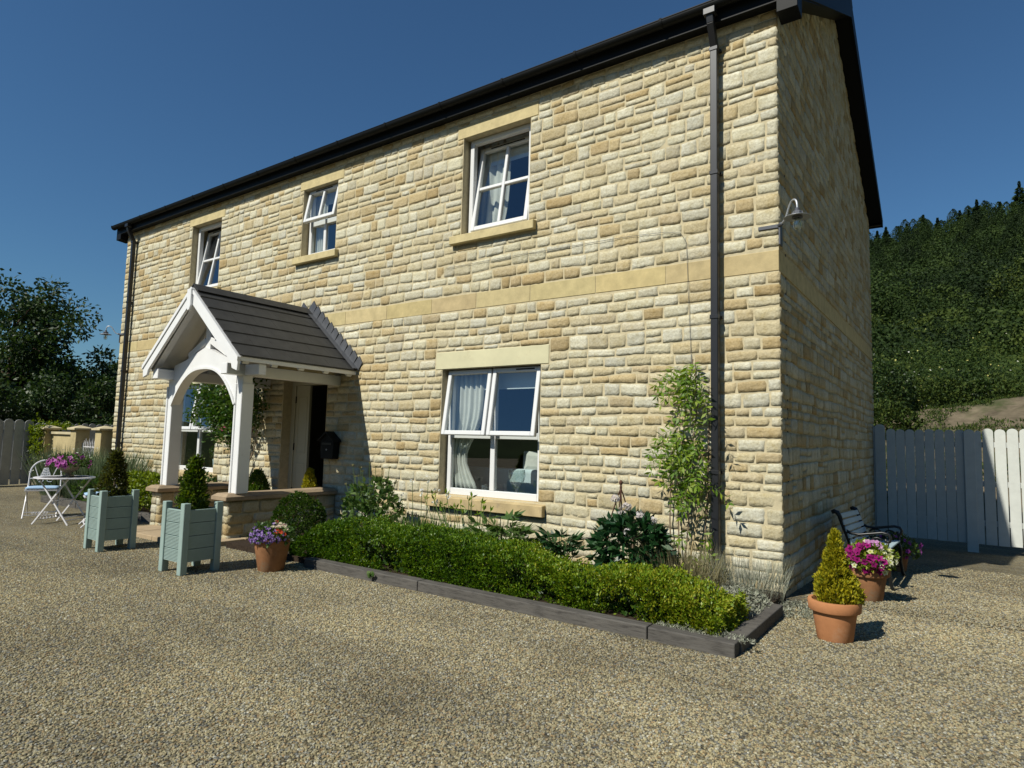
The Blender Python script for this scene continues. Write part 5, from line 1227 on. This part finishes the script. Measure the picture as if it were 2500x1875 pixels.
# ------------------------------------------------------------------ trees left of the house
def tree(name, label, loc, h, crown, nl, L, m, seed, cat='tree', group=None, nb=14, r0=.16, low=.12, lump=.34):
    """trunk, limbs and a crown of leaf clumps hung on the limbs"""
    r = np.random.default_rng(seed); t = thing(name, label, cat, loc, 0, group); mb = MB()
    mb.tube([(0, 0, -.1), (.03*h*.1, 0, h*.3), (-.02*h*.1, .02, h*.6), (0, 0, h*.86)], [r0, r0*.75, r0*.45, r0*.12], 10)
    cc = []
    for k in range(nb):
        z0 = h*r.uniform(low, .75); a = r.uniform(0, 6.28); zf = z0/h; reach = crown*(1.05 - .6*max(0, zf-.3)/.7)*r.uniform(.7, 1.05); e = np.array((math.cos(a)*reach, math.sin(a)*reach, z0 + h*r.uniform(.06, .22)))
        mb.tube(curve((0, 0, z0), e, (0, 0, .05*h), 6), list(np.linspace(r0*.4*(1-zf*.6), .012, 6)), 6)
        for u in (.45, .7, .9, 1.05): cc.append((np.array((0, 0, z0))*(1-u) + e*u + r.normal(0, .10*crown, 3), crown*r.uniform(.16, .32)))
    for k in range(int(nb*.5)): cc.append((np.array((r.normal(0, .16*crown), r.normal(0, .16*crown), h*r.uniform(.55, .95))), crown*r.uniform(.14, .26)))
    obj('trunk', mb, M['bark'], t)
    wsum = sum(q[1]**2 for q in cc); Ps, Ds = [], []
    for c, rr in cc:
        n = int(nl*rr**2/wsum); d = unit(r.normal(size=(n, 3))); k = r.random(n)**.5*(1 + lump*noise(d + c, 2.5)); Ps.append(c + d*(k*rr)[:, None]*np.array((1, 1, .75))); Ds.append(d + r.normal(0, .7, d.shape) + (0, 0, -.2))
    P, D = np.vstack(Ps), np.vstack(Ds); k = P[:, 2] > .02*h
    leaves('crown', P[k], D[k], L*r.uniform(.6, 1.3, k.sum()), L*r.uniform(.4, .65, k.sum()), m, t, r, .2); return t
tree('tree', 'loose tall dark tree rising beyond the left fence', (-26.5, 2.0, -.2), 7.0, 2.9, 20000, .17, M['tree'], 101, nb=22, low=.05)
tree('tree', 'dense dark tree at the left edge of the frame behind the fence', (-27.0, -1.6, -.2), 5.6, 2.7, 17000, .17, M['tree'], 102, nb=20, low=.05)
tree('tree', 'lower dark tree between the tall tree and the house corner', (-27.0, 5.2, -.2), 4.9, 2.4, 15000, .17, M['tree'], 103, nb=18, low=.05)
tree('tree', 'bushy dark tree right behind the lamp at the house corner', (-29.0, 8.2, -.2), 5.6, 2.6, 15000, .18, M['tree'], 104, nb=18, low=.05)
tree('tree', 'low dark thicket tree behind the far fence', (-23.5, 2.7, -.2), 3.3, 2.0, 12000, .14, M['tree'], 105, nb=18, low=.04)
tree('tree', 'low dark thicket tree behind the left fence boards', (-22.8, -.6, -.2), 3.2, 2.0, 12000, .14, M['tree'], 106, nb=18, low=.04)

# ------------------------------------------------------------------ bank, hillside and woodland to the right, plus an added unseen ring
def pol(az, r_): return CAM[0] + np.sin(np.radians(az))*r_, CAM[1] + np.cos(np.radians(az))*r_
def hill_z(r_, az):
    t = np.clip((r_-32)/200, 0, 1); el = np.interp(az, [-180, -100, -80, -62, -40, -15, -5.5, 4, 30, 60, 120, 180], [10, 8, 4, 3.6, 8, 13.4, 16.0, 17.1, 20, 24, 21, 10]); e0 = np.minimum(3.2, el*.6)
    return CAM[2] + r_*np.tan(np.radians(e0 + (el-e0)*np.sqrt(np.clip(t, 0, 1))*.98 + .0*t)) + .8*np.sin(r_*.13+az*.3)*t
def bank():
    rs = np.linspace(15.5, 34, 50); az = np.linspace(-40, 40, 220); Rr, A = np.meshgrid(rs, az, indexing='ij'); X, Y = pol(A, Rr)
    t = np.clip((Rr-15.5)/13, 0, 1); Z = -.36 + t**1.2*(3.12 + .08*(np.clip(A, -12, 12)+3.5)) + .16*noise(np.stack([X, Y, 0*X], -1), .9)*np.clip(t*4, 0, 1) + .05*noise(np.stack([X, Y, 0*X], -1), 4)*np.clip(t*4, 0, 1)
    Z = np.minimum(Z, hill_z(Rr, A)*0 + 9)
    n, k = X.shape; idx = np.arange(n*k).reshape(n, k); F = np.stack([idx[:-1, :-1], idx[:-1, 1:], idx[1:, 1:], idx[1:, :-1]], -1).reshape(-1, 4)
    keep = (X > XL*0 - 3.5).ravel()
    o = mesh_np('bank', np.stack([X, Y, Z], -1).reshape(-1, 3), F, M['bank'], smooth=True); tag(o, kind='structure')
bank()
def hill_and_added_ring():
    rs = np.concatenate([[27], np.linspace(30, 240, 50), [300, 420]]); az = np.linspace(-180, 180, 500); Rr, A = np.meshgrid(rs, az, indexing='ij'); X, Y = pol(A, Rr)  # ring beyond the view is added to block sky light and darken pane reflections
    Z = np.where(Rr < 240, hill_z(np.clip(Rr, 32, 235), A), hill_z(235, A) + (Rr-235)*.02); lo = np.clip((Rr-31)/25, 0, 1); Z = np.where((A > -20) & (A < 60), Z - np.where(Rr < 31, 1.5, 0), Z*lo - 1.5*(1-lo))
    n, k = X.shape; idx = np.arange(n*k).reshape(n, k); F = np.stack([idx[:-1, :-1], idx[:-1, 1:], idx[1:, 1:], idx[1:, :-1]], -1).reshape(-1, 4)
    tag(mesh_np('hill_and_added_ring', np.stack([X, Y, Z], -1).reshape(-1, 3), F, M['hill_and_added_ring'], smooth=True), kind='structure')
hill_and_added_ring()
def clumps(centres, radii, per, L, r, flat=.85):
    Ps, Ds, Ls = [], [], []
    for c, rr in zip(centres, radii):
        d = unit(r.normal(size=(per, 3))); d = d[d[:, 2] > -.45]; k = 1 + .30*noise(d + c, 3.1) - np.abs(r.normal(0, .12, len(d)))
        Ps.append(c + d*(k*rr)[:, None]*np.array((1, 1, flat)) + (0, 0, rr*.55)); Ds.append(d + r.normal(0, .8, d.shape)); Ls.append(np.full(len(d), L(rr)))
    return np.vstack(Ps), np.vstack(Ds), np.concatenate(Ls)
def woodland():
    r = np.random.default_rng(111); C_, Rd, Fl, Tn = [], [], [], []
    for n, r0, r1, ra, rb in ((130, 44, 92, .9, 2.1), (170, 85, 160, 1.8, 3.6), (300, 145, 236, 2.2, 4.0)):
        az = r.uniform(-9.5, 9.5, n); rr = r.uniform(r0, r1, n); x, y = pol(az, rr); z = hill_z(rr, az); q = r.uniform(ra, rb, n)
        C_.append(np.stack([x, y, z-.6], 1)); Rd.append(q); Fl.append(np.where(r.random(n) < .12 + .68*(rr > 140), 1.7, 1.0)); Tn.append(np.clip(r.choice([.05, .22, .40, .62, .85], n, p=[.25, .25, .22, .18, .10]) + r.normal(0, .06, n), 0, 1))
    C_, Rd, Fl, Tn = np.vstack(C_), np.concatenate(Rd), np.concatenate(Fl), np.concatenate(Tn); Ps, Ds, Ls, Ts = [], [], [], []
    for c, q, f, t in zip(C_, Rd, Fl, Tn):
        per = int(860*min(1.5, q/2.5)); d = unit(r.normal(size=(per, 3))); d = d[d[:, 2] > -.5]; k = 1 + .34*noise(d*1.4 + c, 2.6) - np.abs(r.normal(0, .14, len(d)))
        p = d*k[:, None]*q
        if f > 1.2: u = np.clip((d[:, 2]+.5)/1.5, 0, 1); w = (1-u)**.7*1.15; a = np.arctan2(d[:, 1], d[:, 0]); p = np.stack([np.cos(a)*w*q*.75*k, np.sin(a)*w*q*.75*k, (u*1.8-.4)*q], 1)
        Ps.append(c + p + (0, 0, q*.5)); Ds.append(np.cross(d, r.normal(size=d.shape)) + .35*d + r.normal(0, .25, d.shape)); Ls.append(np.full(len(d), (.15 + .07*q)*(.8 if f > 1.2 else 1))); Ts.append(np.clip(t*(.55 if f > 1.2 else 1) + r.normal(0, .09, len(d)), 0, 1))
    P, D, L_ = np.vstack(Ps), np.vstack(Ds), np.concatenate(Ls)
    tag(leaves('woodland', P, D, L_*r.uniform(.6, 1.4, len(L_)), L_*.62, M['wood'], None, r, .1, np.concatenate(Ts)), kind='stuff')
    n = 420; az = r.uniform(-10, 10, n); rr = 30 + 34*r.random(n)**1.1; x, y = pol(az, rr); z = hill_z(np.maximum(rr, 32), az)
    Rd = np.where(r.random(n) < .22, r.uniform(.9, 1.7, n), r.uniform(.25, .7, n)); C_ = np.stack([x, y, z-.3], 1); Ps, Ds, Ls, Ts = [], [], [], []
    for c, q in zip(C_, Rd):
        d = unit(r.normal(size=(int(300*min(2.4, .5+q)), 3))); d = d[d[:, 2] > -.4]; k = 1 + .42*noise(d*1.3 + c, 3.1) - np.abs(r.normal(0, .18, len(d)))
        Ps.append(c + d*k[:, None]*q + (0, 0, q*.35)); Ds.append(np.cross(d, r.normal(size=d.shape)) + .4*d + r.normal(0, .3, d.shape)); Ls.append(np.full(len(d), .085 + .03*q)); Ts.append(np.clip(r.uniform(0, .9) + r.normal(0, .18, len(d)), 0, 1))
    P, D, L_ = np.vstack(Ps), np.vstack(Ds), np.concatenate(Ls)
    tag(leaves('undergrowth', P, D, L_*r.uniform(.6, 1.5, len(L_)), L_*.6, M['scrub'], None, r, .1, np.concatenate(Ts)), kind='stuff')
    q = P[r.random(len(P)) < .0028]; blossom_obj('wild_flowers', q + (0, -.1, .1), np.tile((0, -1., .5), (len(q), 1)), .045, 5, [(.8, .8, .72), (.75, .68, .2)], (.7, .65, .3), r)['kind'] = 'stuff'
    # thin tufts and stones on the bank
    n = 2600; az = r.uniform(-10, 10, n); rr = r.uniform(17.5, 29.5, n); x, y = pol(az, rr); t = np.clip((rr-15.5)/13, 0, 1); z = -.36 + t**1.2*(3.12 + .08*(np.clip(az, -12, 12)+3.5))
    P = np.stack([x, y, z+.02], 1); k = noise(P, .8) > -.15; P = np.repeat(P[k], 14, 0) + r.normal(0, .07, (14*k.sum(), 3))*np.array((1, 1, .25))
    tag(leaves('bank_grass', P, np.array((0, 0, 1.)) + r.normal(0, .7, P.shape), r.uniform(.06, .16, len(P)), .03, M['scrub'], None, r, .1), kind='stuff')
woodland()
def fir(label, az, rr, h, seed):
    r = np.random.default_rng(seed); x, y = pol(az, rr); z = float(hill_z(rr, az)) - .5; t = thing('fir_tree', label, 'conifer', (x, y, z), 0, 'firs on the skyline')
    mb = MB(); mb.tube([(0, 0, 0), (0, 0, h)], [h*.02, .02], 7); obj('trunk', mb, M['bark'], t)
    n = 900; u = r.random(n)**.8; a = r.uniform(0, 6.28, n); w = h*.34*(1-u)**.85*(.55 + .45*(np.sin(u*34 + seed) > -.2))*r.uniform(.6, 1.1, n)
    P = np.stack([np.cos(a)*w*.3, np.sin(a)*w*.3, h*(.08 + .93*u)], 1); D = np.stack([np.cos(a), np.sin(a), -.28 + 0*a], 1) + r.normal(0, .12, (n, 3))
    leaves('crown', P, D, np.maximum(w*.9, .35), .34 + .35*(1-u), M['fir'], t, r, .05)
FIRS = [(3.75, 226, 13, 'tallest dark fir at the right end of the skyline'), (2.6, 225, 8, 'slim fir just left of the tallest skyline fir'), (1.25, 222, 10.5, 'dark pointed fir standing out in the middle of the skyline'), (.2, 226, 8, 'small fir left of the pointed middle fir'),
        (-1.2, 224, 7, 'short fir on the lower middle of the skyline'), (-2.1, 226, 9, 'narrow fir standing alone above the lower skyline'), (-3.2, 224, 7, 'small fir near the roof end of the skyline'), (-4.6, 224, 7.5, 'fir nearest the house roof on the skyline'), (-5.2, 226, 6.5, 'smallest fir beside the roof edge'), (5.2, 224, 11, 'fir beyond the right end of the ridge'), (.75, 232, 7, 'blunt fir behind the middle skyline firs')]
for i, (az, rr, h, lb) in enumerate(FIRS): fir(lb, az, rr-6, h*.86, 120+i)
def bush(name, label, az, rr, rd, m, seed, n=900, L=.11):
    x, y = pol(az, rr); t_ = np.clip((rr-15.5)/13, 0, 1); z = -.36 + t_**1.2*3.0
    ball(name, label, (x, y, z + rd[2]*.7), rd, n, L, M[m], seed, 'bush', 'bushes on the bank', per=5, lump=.3, spread=.9, stem=(rd[2], .03), zmin=-.95)
bush('bank_bush', 'round grey-green bush on the bank beside the gable wall', -5.0, 25.0, (.95, .8, .72), 'scrub', 131)
bush('bank_bush', 'dark bush up the bank against the house edge', -5.9, 28.5, (1.3, 1.1, 1.3), 'tree', 132, 1200)
bush('bank_bush', 'spreading green bush along the top of the stony bank', -2.6, 30.0, (1.9, 1.2, .95), 'scrub', 133, 1500)
bush('bank_bush', 'dark rounded bush in the middle of the bank top', -.6, 31.0, (1.5, 1.2, 1.0), 'tree', 134, 1300)
bush('bank_bush', 'yellowish bush toward the right of the bank top', 1.8, 31.5, (1.8, 1.2, .9), 'scrub', 135, 1400)

# ------------------------------------------------------------------ things seen through the windows
def curtain(name, label, x0, x1, z0, z1, y, waist=None, seed=0, mat_=None, cat='curtain', group='curtains'):
    n, k = 40, 14; u = np.linspace(0, 1, n); v = np.linspace(0, 1, k); X, Zv = np.meshgrid(u, v, indexing='ij')
    w = 1 if waist is None else 1 - (1-waist)*np.exp(-((1-Zv)-.72)**2/.05)
    xs = x0 + (x1-x0)*X*w; ys = y + .022*np.sin(X*38+seed) + .01*np.sin(X*17+Zv*3); zs = z0 + (z1-z0)*Zv
    idx = np.arange(n*k).reshape(n, k); F = np.stack([idx[:-1, :-1], idx[1:, :-1], idx[1:, 1:], idx[:-1, 1:]], -1).reshape(-1, 4)
    o = mesh_np(name, np.stack([xs, ys, zs], -1).reshape(-1, 3), F, mat_ or M['curtain'], smooth=True); s_ = o.modifiers.new('thick', 'SOLIDIFY'); s_.thickness = .004
    return tag(o, label, cat, group)
curtain('curtain', 'tied back cream curtain inside the lower right window', -4.13, -3.62, LSB+.05, 2.23, .215, .5, 1)
curtain('curtain', 'pale curtain on the left inside the upper right window', -4.15, -3.42, 3.2, 5.35, .37, .8, 2)
curtain('curtain', 'pale curtain inside the small middle window', -7.24, -6.93, MSB+.02, 5.28, .225, None, 3)
def blind(label, x0, x1, z0, z1, yb=.235): mb = MB(); mb.box(x0, x1, yb, yb+.003, z0, z1); mb.tube([(x0, yb+.01, z1), (x1, yb+.01, z1)], .02, 8); tag(obj('roller_blind', mb, M['blind']), label, 'blind', 'roller blinds')
blind('roller blind drawn a little down inside the lower right window', -4.12, -2.66, 1.99, 2.22); blind('roller blind at the top of the upper right window', -4.2, -2.88, 5.02, 5.33, .36); blind('roller blind at the top of the small middle window', -7.22, -6.46, 5.08, 5.28)
mb = MB(); mb.box(-4.15, -2.63, .19, .34, LSB+.015, LSB+.04); obj('inner_sill', mb, M['upvc'], house, bevel=.004)
mb = MB(); mb.box(-10.93, -9.41, .19, .34, LSB+.015, LSB+.04); obj('inner_sill', mb, M['upvc'], house, bevel=.004)
t = thing('sofa', 'pale blue sofa seen through the lower right window', 'sofa', (-3.3, 1.2, .06)); mb = MB(); mb.box(-1.05, 1.05, -.4, .4, .08, .42); obj('seat', mb, M['sofa'], t, bevel=.04, seg=3)
mb = MB(); mb.box(-1.05, 1.05, -.42, -.22, .40, .92); obj('backrest', mb, M['sofa'], t, bevel=.05, seg=3)
for x in (-1.05, .87):
    mb = MB(); mb.box(x, x+.18, -.38, .38, .40, .62); obj('armrest', mb, M['sofa'], t, bevel=.04, seg=3)
def pillow(label, loc, rz, m):
    mb = MB(); mb.lathe([(.01, -.05), (.10, -.045), (.19, -.01), (.20, 0), (.19, .01), (.10, .045), (.01, .05)], n=4); tag(obj('cushion', mb, m, None, bevel=.01, loc=loc, rot=(rad(78), rad(45), rz)), label, 'cushion', 'sofa cushions')
pillow('pale pointed cushion on the sofa in the lower right window', (-3.35, .98, 1.08), .2, M['curtain']); pillow('gold patterned cushion at the right side of the lower right window', (-2.72, .98, 1.07), -.2, M['gold_cloth'])
for x, lb in ((-3.62, 'left of the two glass tumblers on the window sill'), (-3.46, 'right of the two glass tumblers on the window sill')):
    mb = MB(); mb.lathe([(.030, 0), (.040, .10), (.037, .10), (.028, .008), (.002, .008)], n=20); tag(obj('tumbler', mb, M['clear'], None, smooth=True, loc=(x, .27, LSB+.042)), lb, 'glass', 'tumblers on the sill')
mb = MB(); mb.lathe([(.06, 0), (.03, .02), (.015, .05), (.03, .09), (.085, .16), (.105, .24), (.10, .31), (.096, .31), (.10, .24), (.08, .165), (.01, .10)], n=24); tag(obj('glass_vase', mb, M['clear'], None, smooth=True, loc=(-3.12, .27, LSB+.042)), 'large clear glass goblet vase on the lower right window sill', 'vase')
t = thing('potted_topiary', 'small topiary in a pale pot inside the lower left window', 'house plant', (-9.75, .27, LSB+.042)); mb = MB(); mb.lathe([(.06, 0), (.085, .20), (.078, .20), (.055, .02)], n=20); obj('pot', mb, M['bench_slat'], t)
r = np.random.default_rng(141); P, N = ell_points(500, (0, 0, .34), (.12, .12, .14), r); leaves('foliage', P, N + r.normal(0, .5, P.shape), .035, .02, M['box_dark'], t, r)

# ------------------------------------------------------------------ training wire above the wisteria, a weed at the sleeper
mb = MB(); wp = [(-0.826, -0.016, 2.112), (-0.838, -0.016, 2.266), (-0.868, -0.016, 2.949), (-0.885, -0.016, 3.411), (-0.946, -0.016, 3.52), (-1.123, -0.016, 3.559), (-1.479, -0.016, 3.579), (-1.697, -0.016, 3.584), (-2.212, -0.016, 3.587), (-3.071, -0.016, 3.595), (-4.125, -0.016, 3.587)]
mb.tube(wp, .0022, 6); tag(obj('training_wire', mb, M['lampgrey']), 'thin garden wire looping up the wall above the wisteria', 'wire')
r = np.random.default_rng(151); P = np.zeros((9, 3)) + r.normal(0, .012, (9, 3)); a = np.linspace(0, 6, 9); plant('weed', 'single round leaved weed on the edge of the middle sleeper joint', 'weed', (-3.22, -1.95, .0), P + np.array((-3.22, -1.95, .05)), np.stack([np.cos(a), -.4 + np.sin(a)*.5, .5 + 0*a], 1), .05, .045, M['mid'], 151)
